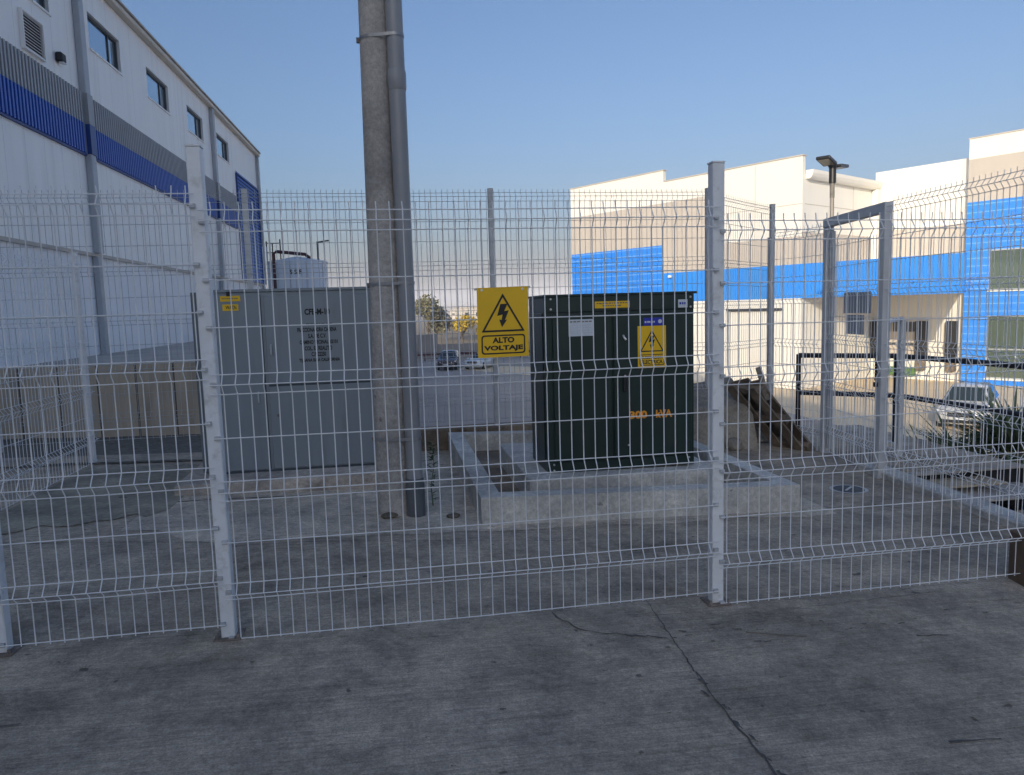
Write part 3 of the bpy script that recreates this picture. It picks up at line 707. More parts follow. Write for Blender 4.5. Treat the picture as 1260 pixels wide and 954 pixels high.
for t in (.10,.50,.90):
    p = PF+PA*t+PN*(.05 if PN.x < 0 else -.05)
    MB().bar(p-PB*.02, p+PB*.40, .085, .07, up=PN).build('batten', M['wood'], pk)
for i in range(2):
    o_ = PF+PB*(.08+.26*i)+PN*(.10 if PN.x < 0 else -.10)
    MB().bar(o_+PA*.02, o_+PA*.97, .12, .022, up=PN).build('board', M['wood'], pk)
MB().bar((4.06,7.36,.42),(3.97,7.40,.78),.085,.06).build('post_end', M['woodend'], pk, bevel=.006)
o = MB().bar((4.28,7.85,-.15),(4.28,7.9,.30),.22,.12).build('concrete_chunk', M['block'], bevel=.02, loc=(4.28,7.85,-.15)); tag(o, 'upright rough chunk of concrete standing behind the leaning pallet boards', 'rubble')

mh = thing('drain_cover', 'round dark iron cover set in the slab right of the transformer pad', 'drain cover', (3.85,5.6,gz(3.85)))
def disc(mb, c, r0, r1, z, n=28):
    for i in range(n):
        a, b = 2*math.pi*i/n, 2*math.pi*(i+1)/n
        mb.face([(c[0]+r0*math.cos(a),c[1]+r0*math.sin(a),z),(c[0]+r1*math.cos(a),c[1]+r1*math.sin(a),z),(c[0]+r1*math.cos(b),c[1]+r1*math.sin(b),z),(c[0]+r0*math.cos(b),c[1]+r0*math.sin(b),z)])
zz = gz(3.85)
mb = MB().tube([(3.85,5.6,zz-.02),(3.85,5.6,zz+.010)], .125, 28); mb.build('lid', M['iron'], mh)
mb = MB(); disc(mb, (3.85,5.6), .126, .155, zz+.008); mb.build('frame', M['galv'], mh)
MB().bar((3.79,5.55,zz+.0125),(3.91,5.65,zz+.0125),.02,.004).build('lift_bar', M['galv'], mh)

o = MB().prism([(3.42,3.36),(3.80,3.36),(3.80,3.62),(3.46,3.55)], -.16, .16).build('wooden_block', M['brownblock'], bevel=.008, loc=(3.6,3.48,-.15)); tag(o, 'brown wooden block on the slab at the right end of the front fence', 'block')
o = MB().tube([(1.62,3.12,gz(1.62)+.006),(1.75,3.06,gz(1.7)+.007),(1.88,3.03,gz(1.9)+.006)], .0035, 5).build('twig', M['woodend'], loc=(1.75,3.05,-.07)); tag(o, 'thin pale stick lying on the concrete in front of the fence', 'twig')

# ------------------------------------------------------------------ stairs, railing
sr = thing('stairs', 'open concrete stairs going down outside the mesh fence on the right', 'stairs', (5.4,6.0,-.2))
MB().prism([(4.64,6.12),(6.2,6.14),(6.2,6.20),(4.64,6.20)], -.212, -.184).build('landing', M['stair'], sr, bevel=.006)
MB().box(4.64,5.72,5.90,6.19,-.292,-.268).build('tread', M['stairtan'], sr, bevel=.005)
MB().box(4.64,6.10,5.70,6.19,-.382,-.358).build('tread', M['stair'], sr, bevel=.005)
MB().box(4.64,5.72,5.36,5.68,-.52,-.475).build('tread', M['stairtan'], sr, bevel=.005)
MB().box(4.64,6.10,5.0,5.34,-.64,-.595).build('tread', M['stair'], sr, bevel=.005)
MB().box(4.52,6.24,6.192,6.197,-1.3,-.22).build('shade_board', M['black'], sr)  # added black sheet that paints the shade in the gap under the landing
for x in (4.70,5.66):
    MB().bar((x,6.0,-.46),(x,4.9,-.76),.05,.09).build('stringer', M['railblack'], sr)

rl = thing('railing', 'black tubular safety railing round the slab edge outside the gate', 'railing', (5.8,7.95,-.2))
pts = [(4.97,8.27),(5.80,7.60),(5.86,6.6),(5.84,3.2)]
for zt in (.82,.36):
    for a, b in zip(pts[:-1], pts[1:]):
        MB().tube([(a[0],a[1],zt),(b[0],b[1],zt)], .030, 8).build('rail', M['railblack'], rl, smooth=50)
for (x, y_) in ((4.97,8.27),(5.80,7.60),(5.84,4.6),(5.84,3.2)):
    p = MB().tube([(x,y_,gz(x)-.02 if y_ > 6.2 else -.3),(x,y_,.835)], .030, 8).build('post', M['railblack'], rl, smooth=50)
    if y_ > 6.2: MB().box(x-.07,x+.07,y_-.07,y_+.07,gz(x),gz(x)+.012).build('base_plate', M['galv'], p)
hr = thing('handrail', 'grey square handrail post with short top bar beside the gate', 'handrail', (5.28,6.85,-.18))
MB().box(5.25,5.31,6.82,6.88,-.19,1.26).build('post', M['steelgrey'], hr, bevel=.004)
MB().bar((5.28,6.85,1.28),(4.52,6.06,1.28),.04,.035).build('top_bar', M['steelgrey'], hr, bevel=.004)

# ------------------------------------------------------------------ agaves on the bank
def agave(x, y, z, s, seed, label, ndry, ngreen, lean=(0,0)):
    t = thing('agave_plant', label, 'plant', (x,y,z), group='spiky plants on the bank'); rr = random.Random(seed)
    for nm, cnt, m_, lo, hi in (('dry_leaves', ndry, M['dry'], -.25, .55), ('green_leaves', ngreen, M['agave'], .05, 1.5)):
        if not cnt: continue
        mb = MB()
        for i in range(cnt):
            a = rr.uniform(0,6.28); e = rr.uniform(lo,hi)
            leaf_blade(mb, (x+rr.uniform(-.08,.08)*s,y+rr.uniform(-.08,.08)*s,z+rr.uniform(0,.2)*s), (math.cos(a)+lean[0],math.sin(a)+lean[1],e), s*rr.uniform(.55,1.0), s*rr.uniform(.05,.085), rr.uniform(.05,.4), 0, 4)
        mb.build(nm, m_, t)
    MB().tube([(x,y,z-.2),(x,y,z+.15*s)], [.09*s,.07*s], 8).build('trunk', M['bark'], t)
agave(6.60,8.0,-.72,.95,11,'dry straw coloured spiky plant, leftmost of the clump beyond the railing',110,40)
agave(6.98,7.85,-.72,1.05,12,'spiky plant with a dry skirt of leaves in front of the silver car',130,70)
agave(7.45,7.55,-.55,1.15,13,'dark green spiky plant rising at the right edge beyond the railing',24,190)
agave(7.30,8.35,-.80,.85,14,'green and straw mixed spiky plant just behind the others by the car',70,120)
agave(6.45,7.55,-.62,.75,16,'straw and green spiky plant in the clump, nearest the railing corner',80,40)
agave(7.75,8.0,-.60,1.05,17,'tall dark green spiky plant reaching up beside the silver car',30,170)
agave(6.85,6.75,-.75,.8,15,'low dark green spiky plant at the foot of the stairs railing',14,150)

# ------------------------------------------------------------------ vehicles
def car(name, label, loc, rz, paint, suv=True, group=None, L=4.6, W=1.86, H=1.72):
    t = thing(name, label, 'car', loc, rz, group)
    # stations along x (front = +x): x, half width, bottom, belt height, hood/roof height, roof half width
    if suv: st = [(2.28,.62,.42,.62,.66,.55),(2.2,.80,.30,.74,.86,.72),(1.95,.90,.24,.86,.98,.80),(1.2,.93,.24,1.0,1.07,.80),(.95,.93,.24,1.02,1.11,.78),(.25,.93,.24,1.04,1.64,.64),(-.5,.93,.24,1.05,1.72,.65),(-1.6,.93,.24,1.06,1.66,.64),(-2.1,.91,.26,1.06,1.5,.66),(-2.3,.84,.36,1.0,1.06,.74)]
    else: st = [(2.25,.62,.36,.52,.56,.55),(2.15,.80,.26,.64,.72,.70),(1.9,.87,.2,.74,.84,.78),(1.1,.89,.2,.86,.93,.76),(.85,.89,.2,.88,.97,.74),(.05,.89,.2,.90,1.38,.58),(-.6,.89,.2,.92,1.45,.58),(-1.3,.89,.2,.93,1.36,.57),(-1.95,.88,.24,.93,1.02,.68),(-2.25,.80,.34,.88,.94,.70)]
    mb = MB(); P = []
    for (x, hw, zb, zl, zt, rw) in st:
        P.append([(x,-hw*.9,zb),(x,-hw,zb+.18*(zl-zb)),(x,-hw*1.0,zb+.6*(zl-zb)),(x,-hw*.97,zl),(x,-rw,zt-.03),(x,-rw*.5,zt+.015),(x,rw*.5,zt+.015),(x,rw,zt-.03),(x,hw*.97,zl),(x,hw,zb+.6*(zl-zb)),(x,hw,zb+.18*(zl-zb)),(x,hw*.9,zb)])
    n = len(P[0]); vs = [p for q in P for p in q]
    fs = [(i*n+k_, i*n+(k_+1)%n, (i+1)*n+(k_+1)%n, (i+1)*n+k_) for i in range(len(P)-1) for k_ in range(n)]
    fs += [tuple(range(n)), tuple(reversed(range((len(P)-1)*n, len(P)*n)))]
    body = mb.mesh(vs, fs).build('body', paint, t, world=False, smooth=38, bevel=.015)
    def glasspatch(nm, quad, k_=.012, inset=.10):
        q = [Vector(p) for p in quad]; c = sum(q, Vector())/4; nn = (q[1]-q[0]).cross(q[3]-q[0]).normalized()
        if nn.dot(c-Vector((0,0,.9))) < 0: nn = -nn
        q = [c+(p-c)*(1-inset)+nn*k_ for p in q]
        MB().mesh([tuple(p) for p in q]+[tuple(p-nn*.03) for p in q], [(0,1,2,3),(0,4,5,1),(1,5,6,2),(2,6,7,3),(3,7,4,0),(7,6,5,4)]).build(nm, M['carglass'], body, world=False)
    a, b = P[4], P[5]; glasspatch('windscreen', [a[4],a[7],b[7],b[4]], .065, .08)
    e = 8; glasspatch('rear_window', [P[-2][4],P[-2][7],P[-3][7],P[-3][4]], .06, .12)
    for s_ in (3, 8):
        o_ = s_+1 if s_ == 3 else s_-1
        glasspatch('side_window', [P[4][s_],P[6][s_],P[6][o_],P[5][o_]], .02, .12)
        glasspatch('side_window', [P[6][s_],P[8][s_],P[7][o_],P[6][o_]], .02, .12)
    for s_ in (-1, 1):
        MB().mesh([(2.17,s_*.50,.70),(2.20,s_*.50,.82),(2.0,s_*.88,.88),(1.98,s_*.89,.74),(2.27,s_*.48,.69),(2.26,s_*.48,.80),(2.06,s_*.90,.87),(2.06,s_*.90,.75)], [(4,5,6,7),(0,1,5,4),(1,2,6,5),(2,3,7,6),(3,0,4,7)]).build('headlight', M['lens'], t, world=False)
        MB().box(.78,.92,min(s_*.92,s_*1.10),max(s_*.92,s_*1.10),1.0 if suv else .88,1.14 if suv else 1.0).build('mirror', paint, t, world=False, bevel=.02)
        for x in (1.45,-1.4):
            wv = MB().tube([(x,s_*.70,.34),(x,s_*.72,.34),(x,s_*.92,.34),(x,s_*.945,.34)], [.28,.345,.345,.29], 20).build('wheel', M['tyre'], t, world=False, smooth=40)
            MB().tube([(x,s_*.94,.34),(x,s_*.955,.34)], [.22,.20], 14).build('rim', M['chrome'], wv, world=False, smooth=40)
    MB().box(2.20,2.30,-.46,.46,.60,.78).build('grille', M['black'], t, world=False, bevel=.01)
    MB().box(2.24,2.315,-.44,.44,.67,.70).build('grille_bar', M['chrome'], t, world=False)
    MB().box(2.10,2.325,-.72,.72,.36,.48).build('bumper', M['black'], t, world=False, bevel=.03)
    MB().box(2.32,2.335,-.22,.22,.50,.60).build('number_plate', M['paper'], t, world=False)
    return t
car('parked_car', 'silver suv parked facing the camera below the bright blue corner', (24.6,27.6,-4.06), R(221), M['carsilver'], True, 'parked cars')
car('parked_car', 'dark purple car parked far across the yard, left of the white one', (5.55,68.6,-4), R(258), M['cardark'], True, 'parked cars')
car('parked_car', 'white car parked far across the yard near the yellow warning sign', (8.55,68.0,-4), R(240), M['carwhite'], False, 'parked cars')

# ------------------------------------------------------------------ street lamps
dl_ = thing('street_lamp', 'tall lamp post with two dark flat lamp heads beyond the gate', 'street lamp', (17.05,26.2,-4), group='lamp posts in the yard')
MB().tube([(17.05,26.2,-4),(17.05,26.2,6.05)], [.10,.07], 12).build('pole', M['lamppole'], dl_, smooth=40)
MB().tube([(17.05,26.2,5.9),(17.05,26.2,6.62)], .13, 12).build('bracket', M['lamphead'], dl_, smooth=40)
for d, up_ in ((Vector((-.80,-.60,0)), .17), (Vector((.80,.60,0)), .05)):
    p0 = Vector((17.05,26.2,6.52))
    MB().bar(p0+d*.02, p0+d*.30+Vector((0,0,.03)), .16, .12).build('arm', M['lamphead'], dl_, bevel=.02)
    h = MB().bar(p0+d*.24+Vector((0,0,.05)), p0+d*1.02+Vector((0,0,.05+up_)), .52, .12).build('lamp_head', M['lamphead'], dl_, bevel=.04, bseg=2)
    MB().bar(p0+d*.34+Vector((0,0,.0+up_*.1)), p0+d*.94+Vector((0,0,-.015+up_*.9)), .40, .02).build('lens', M['ledpanel'], h)
MB().tube([(17.05,26.2,5.35),(17.05,26.2,5.9)], .085, 12).build('band', M['woodend'], dl_, smooth=40)
l2 = thing('street_lamp', 'thin distant lamp post with one arm pointing right, behind the white tank', 'street lamp', (-4.0,47,-4), group='lamp posts in the yard')
MB().tube([(-4.0,47,-4),(-4.0,47,5.9)], [.09,.06], 10).build('pole', M['lamphead'], l2, smooth=40)
MB().bar((-4.0,47,5.85),(-3.3,46.9,5.95),.22,.07).build('lamp_head', M['lamphead'], l2, bevel=.02)

# ------------------------------------------------------------------ white tank
tk = thing('storage_tank', 'round white storage tank with a dark red pipe over its roof, left of the pole', 'tank', (-4.68,41.9,-4))
TR = 1.58
MB().tube([(-4.68,41.9,-4),(-4.68,41.9,4.28)], TR, 48).build('shell', M['tank'], tk, smooth=40)
MB().tube([(-4.68,41.9,4.27),(-4.68,41.9,4.34),(-4.68,41.9,4.62)], [TR+.03,TR+.03,.15], 48).build('roof', M['tank'], tk, smooth=30)
for a in (200,232,262,292,330):
    x, y_ = -4.68+(TR+.01)*math.cos(R(a)), 41.9+(TR+.01)*math.sin(R(a))
    MB().bar((x,y_,-4),(x,y_,4.25),.03,.03).build('seam', M['pil'], tk)
MB().tube([(-5.75,40.7,-4),(-5.75,40.7,4.70),(-5.6,40.75,4.82),(-4.2,41.3,4.70),(-3.9,41.4,4.45)], .09, 8).build('pipe', M['red'], tk, smooth=50)
for i, (x, h) in enumerate(((-6.15,1.1),(-5.85,1.0),(-5.45,1.2))):
    MB().tube([(x,41.2,4.2),(x,41.2,4.3+h)], .035, 6).build('rail_post', M['lamphead'], tk)
for z in (4.8,5.3): MB().tube([(-6.2,41.2,z),(-5.4,41.2,z)], .025, 6).build('rail', M['lamphead'], tk)
for x in (-6.32,-6.12): MB().tube([(x,40.9,-4),(x,40.9,5.1)], .03, 6).build('ladder_rail', M['tank'], tk)
lettering('S S F', (-4.62,41.9-TR-.02,3.72), (1,0,0), (0,0,1), .62, .24, M['ink'], tk, bold=.02)

# ------------------------------------------------------------------ left warehouse (its frame: x out of the wall, y along it)
th = R(1.51)
lb = thing('warehouse', 'long white metal warehouse on the left with grey and dark blue ribbed bands', 'warehouse', (-10*math.cos(th), 10*math.sin(th), 0), -th)
U0_, U1_, ZE = -45.0, 54.8, 12.75
wins = [(u, u+2.55, 10.46, 11.64) for u in [-12.7+2.95+5.5*i for i in range(10)]]
wins = [(21.45+5.55*i, 21.45+5.55*i+2.75, 10.46, 11.64) for i in range(-6,5)]
def wall_grid(us, zs, holes, depth, mb, x=0.0, axis='x'):
    us = sorted(set(us+[h[0] for h in holes]+[h[1] for h in holes])); zs = sorted(set(zs+[h[2] for h in holes]+[h[3] for h in holes]))
    for i in range(len(us)-1):
        for j in range(len(zs)-1):
            um, zm = (us[i]+us[i+1])/2, (zs[j]+zs[j+1])/2
            if any(h[0] < um < h[1] and h[2] < zm < h[3] for h in holes): continue
            mb.face([(x,us[i],zs[j]),(x,us[i+1],zs[j]),(x,us[i+1],zs[j+1]),(x,us[i],zs[j+1])])
    for (a, b, c, d) in holes:
        for p, q in (((a,c),(b,c)),((b,c),(b,d)),((b,d),(a,d)),((a,d),(a,c))):
            mb.face([(x,p[0],p[1]),(x,q[0],q[1]),(x-depth,q[0],q[1]),(x-depth,p[0],p[1])])
mb = MB(); wall_grid([U0_,U1_],[3.62,ZE], wins, .30, mb)
mb.face([(0,U1_,.3),(0,U1_,ZE),(-30,U1_,ZE+2.2),(-30,U1_,.3)]); mb.face([(0,U0_,.3),(0,U0_,ZE),(-30,U0_,ZE+2.2),(-30,U0_,.3)]); mb.face([(-30,U0_,.3),(-30,U1_,.3),(-30,U1_,ZE+2.2),(-30,U0_,ZE+2.2)])
mb.build('wall', M['lwall'], lb, world=False)
MB().box(-.35,-.08,U0_,U1_,-4,3.56).build('base_wall', M['llow'], lb, world=False)
MB().box(-.10,.05,U0_,U1_,3.56,3.66).build('ledge', M['ledge'], lb, world=False)
mb = MB(); mb.face([(.25,U0_,ZE+.05),(.25,U1_+.2,ZE+.05),(-30,U1_+.2,ZE+2.4),(-30,U0_,ZE+2.4)]); mb.face([(.25,U0_,ZE+.10),(.25,U1_+.2,ZE+.10),(-30,U1_+.2,ZE+2.45),(-30,U0_,ZE+2.45)])
rf = mb.build('roof', M['ledge'], lb, world=False)
MB().box(.0,.26,U0_,U1_+.15,ZE-.16,ZE+.04).build('gutter', M['gutter'], rf, world=False, bevel=.03)
MB().box(.0,.32,U0_,U1_+.2,ZE+.055,ZE+.12).build('roof_edge', M['ledge'], rf, world=False)
def ribs(name, z0, z1, m_, u0, u1, d=.13, pitch=.185, x0=.0):
    mb = MB(); n_ = int((u1-u0)/pitch)
    for i in range(n_):
        a = u0+i*pitch
        prof = [(x0+.004,a),(x0+d,a+pitch*.10),(x0+d,a+pitch*.58),(x0+.004,a+pitch*.68),(x0+.004,a+pitch)]
        for (xa, ya), (xb, yb) in zip(prof[:-1], prof[1:]):
            mb.face([(xa,ya,z0),(xb,yb,z0),(xb,yb,z1),(xa,ya,z1)])
        mb.face([(x,yv,z0) for x, yv in prof]); mb.face([(x,yv,z1) for x, yv in prof])
    return mb.build(name, m_, lb, world=False)
pils = [25.85+16.45*i for i in range(-4,2)]+[54.45]
sects = [(-45,-40.4)]
bounds = [-45]+pils[:-1]+[47.2]
for a, b in zip(bounds[:-1], bounds[1:]):
    ribs('grey_band', 7.74, 8.70, M['lgrey'], a+.40, b-.05); ribs('blue_band', 6.80, 7.735, M['lblue'], a+.40, b-.05)
    MB().box(.0,.09,a+.4,b-.05,6.74,6.795).build('band_trim', M['lnavy'], lb, world=False)
for i, u in enumerate(pils):
    dwn = MB().box(.002,.20,u-.02,u+.36,3.67,ZE-.17).build('downspout', M['pil'], lb, world=False, bevel=.02)
    if i < len(pils)-1:
        MB().box(.10,.235,u-.035,u+.375,6.80,7.735).build('blue_sleeve', M['lnavy'], dwn, world=False)
        MB().box(.10,.235,u-.035,u+.375,7.74,8.70).build('grey_sleeve', M['lgrey'], dwn, world=False)
    MB().box(-.05,.12,u+.02,u+.28,.3,3.55).build('base_pilaster', M['pil'], lb, world=False)
for (a, b, c, d) in wins:
    fm = MB(); t_ = .09
    for (p, q, r_, s_) in ((a,b,c,c+t_),(a,b,d-t_,d),(a,a+t_,c+t_,d-t_),(b-t_,b,c+t_,d-t_)):
        fm.box(-.22,-.10,p+.001,q-.001,r_+.001,s_-.001)
    fm.box(-.20,-.12,b-.78,b-.72,c+t_,d-t_)
    wo = fm.build('window', M['wframe'], lb, world=False)
    MB().box(-.18,-.16,a+t_,b-t_,c+t_,d-t_).build('pane', M['wglass'], wo, world=False)
    MB().box(.001,.05,a-.03,b+.03,c-.06,c-.002).build('sill', M['lwall'], wo, world=False)
def louvre(name, u0, u1, z0, z1, m_, step=.09, fm_=None, x=.0):
    mb = MB(); z = z0+.05
    while z < z1-.03:
        mb.face([(x+.02,u0+.04,z+step*.98),(x+.02,u1-.04,z+step*.98),(x+.09,u1-.04,z),(x+.09,u0+.04,z)]); z += step
    o = mb.build(name, m_, lb, world=False)
    f_ = MB()
    for (p, q, r_, s_) in ((u0,u1,z0,z0+.04),(u0,u1,z1-.04,z1),(u0,u0+.04,z0+.04,z1-.04),(u1-.04,u1,z0+.04,z1-.04)): f_.box(x+.002,x+.11,p,q,r_,s_)
    f_.build('frame', fm_ or m_, o, world=False)
    MB().box(x+.003,x+.012,u0+.04,u1-.04,z0+.04,z1-.04).build('backing', M['black'], o, world=False)
    return o
louvre('vent', 22.30, 23.50, 8.88, 9.92, M['lwall'], .085)
louvre('vent', 38.5, 39.6, 8.86, 9.78, M['gutter'], .085)
louvre('louvre_screen', 47.75, 54.3, 3.7, 10.2, M['lblue'], .22, M['lnavy'])
wl = MB().box(.0,.20,24.3,24.62,9.18,9.46).build('wall_lamp', M['black'], lb, world=False, bevel=.04)
MB().box(.09,.21,24.35,24.57,9.15,9.178).build('lens', M['lens'], wl, world=False)

# tan precast wall at the back left
tw = MB(); tw.box(-9.6,-1.3,13.62,13.9,-1.0,.72)
o = tw.build('retaining_wall', M['tanwall'], loc=(-5,13.7,-.7)); tag(o, 'tan concrete wall with dark upright joints behind the left mesh fence', 'wall')

# ------------------------------------------------------------------ right warehouse (frame: x to the right along the front, y into the building)
rw_ = thing('warehouse', 'cream warehouse on the right with bright blue and beige painted bands and loading docks', 'warehouse', (24.92,41.3,0), math.atan2(-.87024,.49262))
def rp(mb, name, m_, **k): return mb.build(name, m_, rw_, world=False, **k)
G = -4.1
def facade(name, m_, quads, y=0.0, th_=.0):
    mb = MB()
    for (a, b, c, d) in quads: mb.face([(a,y,c),(b,y,c),(b,y,d),(a,y,d)])
    return rp(mb, name, m_)
# left block, front plane
facade('white_wall', M['rwhite'], [(-20,-10.55,8.6,10.85),(-10.55,-6.5,8.6,10.05),(-6.5,0,5.35,10.05),(-20,-5.1,G,1.6),(-5.1,-1.5,.9,1.6),(-1.5,0,G,1.6)])
facade('beige_band', M['rbeige'], [(-20,-10.6,5.66,8.6),(-10.6,-6.5,3.66,8.6),(-6.5,0,3.66,5.35)])
facade('blue_panel', M['rblue_lines'], [(-20,-10.6,1.6,5.66)])
facade('blue_band', M['rblue'], [(-10.6,0,1.6,3.66)])
mb = MB()   # tops, backs and sides of the left block
mb.box(-20,-10.55,.30,.301,9.0,10.85); mb.face([(-20,0,10.85),(-10.55,0,10.85),(-10.55,.3,10.85),(-20,.3,10.85)]); mb.face([(-10.55,0,10.05),(0,0,10.05),(0,.3,10.05),(-10.55,.3,10.05)])
mb.face([(-10.55,0,10.05),(-10.55,.3,10.05),(-10.55,.3,10.85),(-10.55,0,10.85)]); mb.face([(0,0,5.6),(0,.3,5.6),(0,.3,10.05),(0,0,10.05)]); mb.face([(-10.55,.3,9),(0,.3,9),(0,.3,10.05),(-10.55,.3,10.05)])
mb.face([(0,.3,5.6),(0,9.4,5.6),(0,9.4,9.0),(0,.3,9.0)]); mb.face([(0,0,G),(0,9.4,G),(0,9.4,1.6),(0,0,1.6)])
mb.face([(-20,0,G),(-20,45,G),(-20,45,9.0),(-20,0,10.85)])
rp(mb, 'white_wall', M['rwhite'])
mb = MB(); mb.face([(0,0,1.6),(0,9.4,1.6),(0,9.4,5.6),(0,0,5.6)]); rp(mb, 'beige_wall', M['rbeige'])
mb = MB(); mb.face([(-20,.3,9.0),(0,.3,9.0),(0,45,9.0),(-20,45,9.0)]); mb.face([(0,9.6,9.0),(30,9.6,9.0),(30,45,9.0),(0,45,9.0)]); rp(mb, 'roof', M['rbeige'])
# eaves gutter along the side wall
prof = [(0.02,8.72),(.30,8.72),(.42,8.84),(.50,9.02),(.50,9.22),(.02,9.22)]
mb = MB(); n_ = len(prof); vs = [(x,.32,z) for x, z in prof]+[(x,9.38,z) for x, z in prof]
mb.mesh(vs, [tuple(range(n_)), tuple(reversed(range(n_,2*n_)))]+[(i,(i+1)%n_,(i+1)%n_+n_,i+n_) for i in range(n_)]); gu = rp(mb, 'gutter', M['rwhite'])
MB().box(.02,.40,8.85,9.25,3.7,8.71).build('downpipe', M['rwhite'], gu, world=False, bevel=.03)
for zz_, a0, a1 in ((7.25,-20,0),):
    mb = MB().box(a0,a1,-.012,-.002,zz_-.02,zz_+.02); rp(mb, 'wall_joint', M['rbeige'])
MB().box(-20.05,-10.5,-.06,.36,10.853,10.92).build('parapet_cap', M['rbeige'], rw_, world=False)
MB().box(-10.5,.06,-.06,.36,10.053,10.12).build('parapet_cap', M['rbeige'], rw_, world=False)
for xv in (-15.3,-6.5,-3.2):
    MB().box(xv-.02,xv+.02,-.012,-.002,3.7 if xv > -10 else 5.7,9.95).build('wall_joint', M['rbeige'], rw_, world=False)
mb = MB().box(.002,.012,.3,9.3,7.23,7.27); rp(mb, 'wall_joint', M['rbeige'])
for yv in (3.2,6.3):
    rp(MB().box(.002,.012,yv-.02,yv+.02,3.7,8.7), 'wall_joint', M['rbeige'])
# canopy over the docks
cn = rp(MB().box(.004,8.93,-.03,.30,1.6,3.655), 'canopy', M['rblue'])
mb = MB(); mb.prism([(.004,.301),(8.80,.301),(5.88,8.55),(5.88,9.39),(.004,9.39)],1.75,3.50); mb.build('canopy_roof', M['rwhite'], cn, world=False)
# set-back dock wall with doors
facade('white_wall', M['rwhite'], [(0,8.94,5.95,9.9)], y=9.4); facade('white_wall', M['rwhite'], [(0,8.94,G,1.76)], y=9.4)
facade('beige_band', M['rbeige'], [(0,8.94,3.5,5.95)], y=9.4)
mb = MB(); mb.face([(0,9.4,9.9),(8.94,9.4,9.9),(8.94,9.7,9.9),(0,9.7,9.9)]); mb.face([(0,9.4,9.0),(0,9.7,9.0),(0,9.7,9.9),(0,9.4,9.9)]); mb.face([(0,9.7,9),(8.94,9.7,9),(8.94,9.7,9.9),(0,9.7,9.9)]); rp(mb, 'white_wall', M['rwhite'])
for (a, b) in ((.60,2.98),):
    dd = rp(MB().box(a,b,9.30,9.395,-2.4,-.12), 'dock_door', M['rbeige'])
    for i in range(3):
        wd3 = (b-a)/3; MB().box(a+i*wd3+.06,a+(i+1)*wd3-.06,9.27,9.298,-.82,-.18).build('door_window', M['wframe'], dd, world=False)
    for xx in (a+.55,b-.7): MB().box(xx,xx+.5,9.27,9.298,-1.72,-1.56).build('vent_slot', M['wframe'], dd, world=False)
    MB().box(b+.02,b+.65,8.9,9.395,-2.4,-.12).build('door_seal', M['black'], dd, world=False, bevel=.03)
    MB().box(4.83,5.44,8.9,9.395,-2.4,-.12).build('door_seal', M['black'], dd, world=False, bevel=.03)
    MB().box(4.86,5.40,9.0,9.395,-3.35,-2.5).build('bumper', M['wood'], dd, world=False, bevel=.04)
    MB().box(a-.5,a-.02,8.9,9.395,-2.4,-.12).build('door_seal', M['black'], dd, world=False, bevel=.03)
    MB().box(b+.05,b+.6,9.0,9.395,-3.35,-2.5).build('bumper', M['wood'], dd, world=False, bevel=.04)
    MB().box(a,b,8.95,9.395,-3.72,-3.18).build('dock_leveller', M['green'], dd, world=False, bevel=.02)
# blue corner block, standing a little in front of the dock wall
YB = 8.6
for nm, m_, quads in (('blue_panel','rblue_lines',[(5.95,7.27,G,7.1),(7.27,30,4.16,7.1),(7.27,30,.21,1.74),(7.27,30,G,-3.6),(10.4,11.6,-3.6,.21),(10.4,11.6,1.74,4.16),(14.7,30,-3.6,.21),(14.7,30,1.74,4.16)]),('beige_band','rbeige',[(5.95,30,7.1,9.66)]),('white_wall','rwhite',[(5.95,30,9.66,10.86)])):
    facade(nm, M[m_], quads, y=YB)
mb = MB(); mb.face([(5.95,YB,G),(5.95,9.4,G),(5.95,9.4,10.86),(5.95,YB,10.86)]); mb.face([(5.95,YB,10.86),(30,YB,10.86),(30,YB+.35,10.86),(5.95,YB+.35,10.86)]); mb.face([(30,YB,G),(30,45,G),(30,45,10.86),(30,YB,10.86)]); mb.face([(5.95,YB+.35,9.9),(30,YB+.35,9.9),(30,YB+.35,10.86),(5.95,YB+.35,10.86)]); mb.face([(5.95,9.4,9.9),(5.95,YB+.35,9.9),(5.95,YB+.35,10.86),(5.95,9.4,10.86)])
rp(mb, 'white_wall', M['rwhite'])
MB().box(5.9,30,YB-.05,YB+.40,10.863,10.93).build('parapet_cap', M['rbeige'], rw_, world=False)
for (a, b) in ((7.27,10.4),(11.6,14.7)):
    for (c, d) in ((1.74,4.16),(-3.6,.21)):
        wf = MB(); t_ = .07
        for (p, q, r_, s_) in ((a,b,c,c+t_),(a,b,d-t_,d),(a,a+t_,c+t_,d-t_),(b-t_,b,c+t_,d-t_),((a+b)/2-.03,(a+b)/2+.03,c+t_,d-t_)): wf.box(p,q,YB+.01,YB+.10,r_,s_)
        if d-c > 3: wf.box(a+t_,b-t_,YB+.02,YB+.09,-1.86,-1.79)
        wo = rp(wf, 'window', M['pil']); MB().box(a+t_,b-t_,YB+.055,YB+.07,c+t_,d-t_).build('pane', M['gglass'], wo, world=False)
        MB().box(a-.05,b+.05,YB-.08,YB-.002,c-.09,c-.002).build('sill', M['rwhite'], wo, world=False)
# roller door on the front and little wall lamp
rd = rp(MB().box(-5.08,-1.52,.05,.10,G,.88), 'roller_door', M['rwhite'])
MB().box(-5.15,-1.2,-.22,-.003,.90,1.02).build('lintel', M['wframe'], rd, world=False)
MB().box(-5.12,-5.02,-.06,.045,G,.895).build('jamb', M['pil'], rd, world=False)
wl = rp(MB().box(-10.05,-9.75,-.22,-.003,3.30,3.50), 'wall_lamp', M['lens'], bevel=.04)

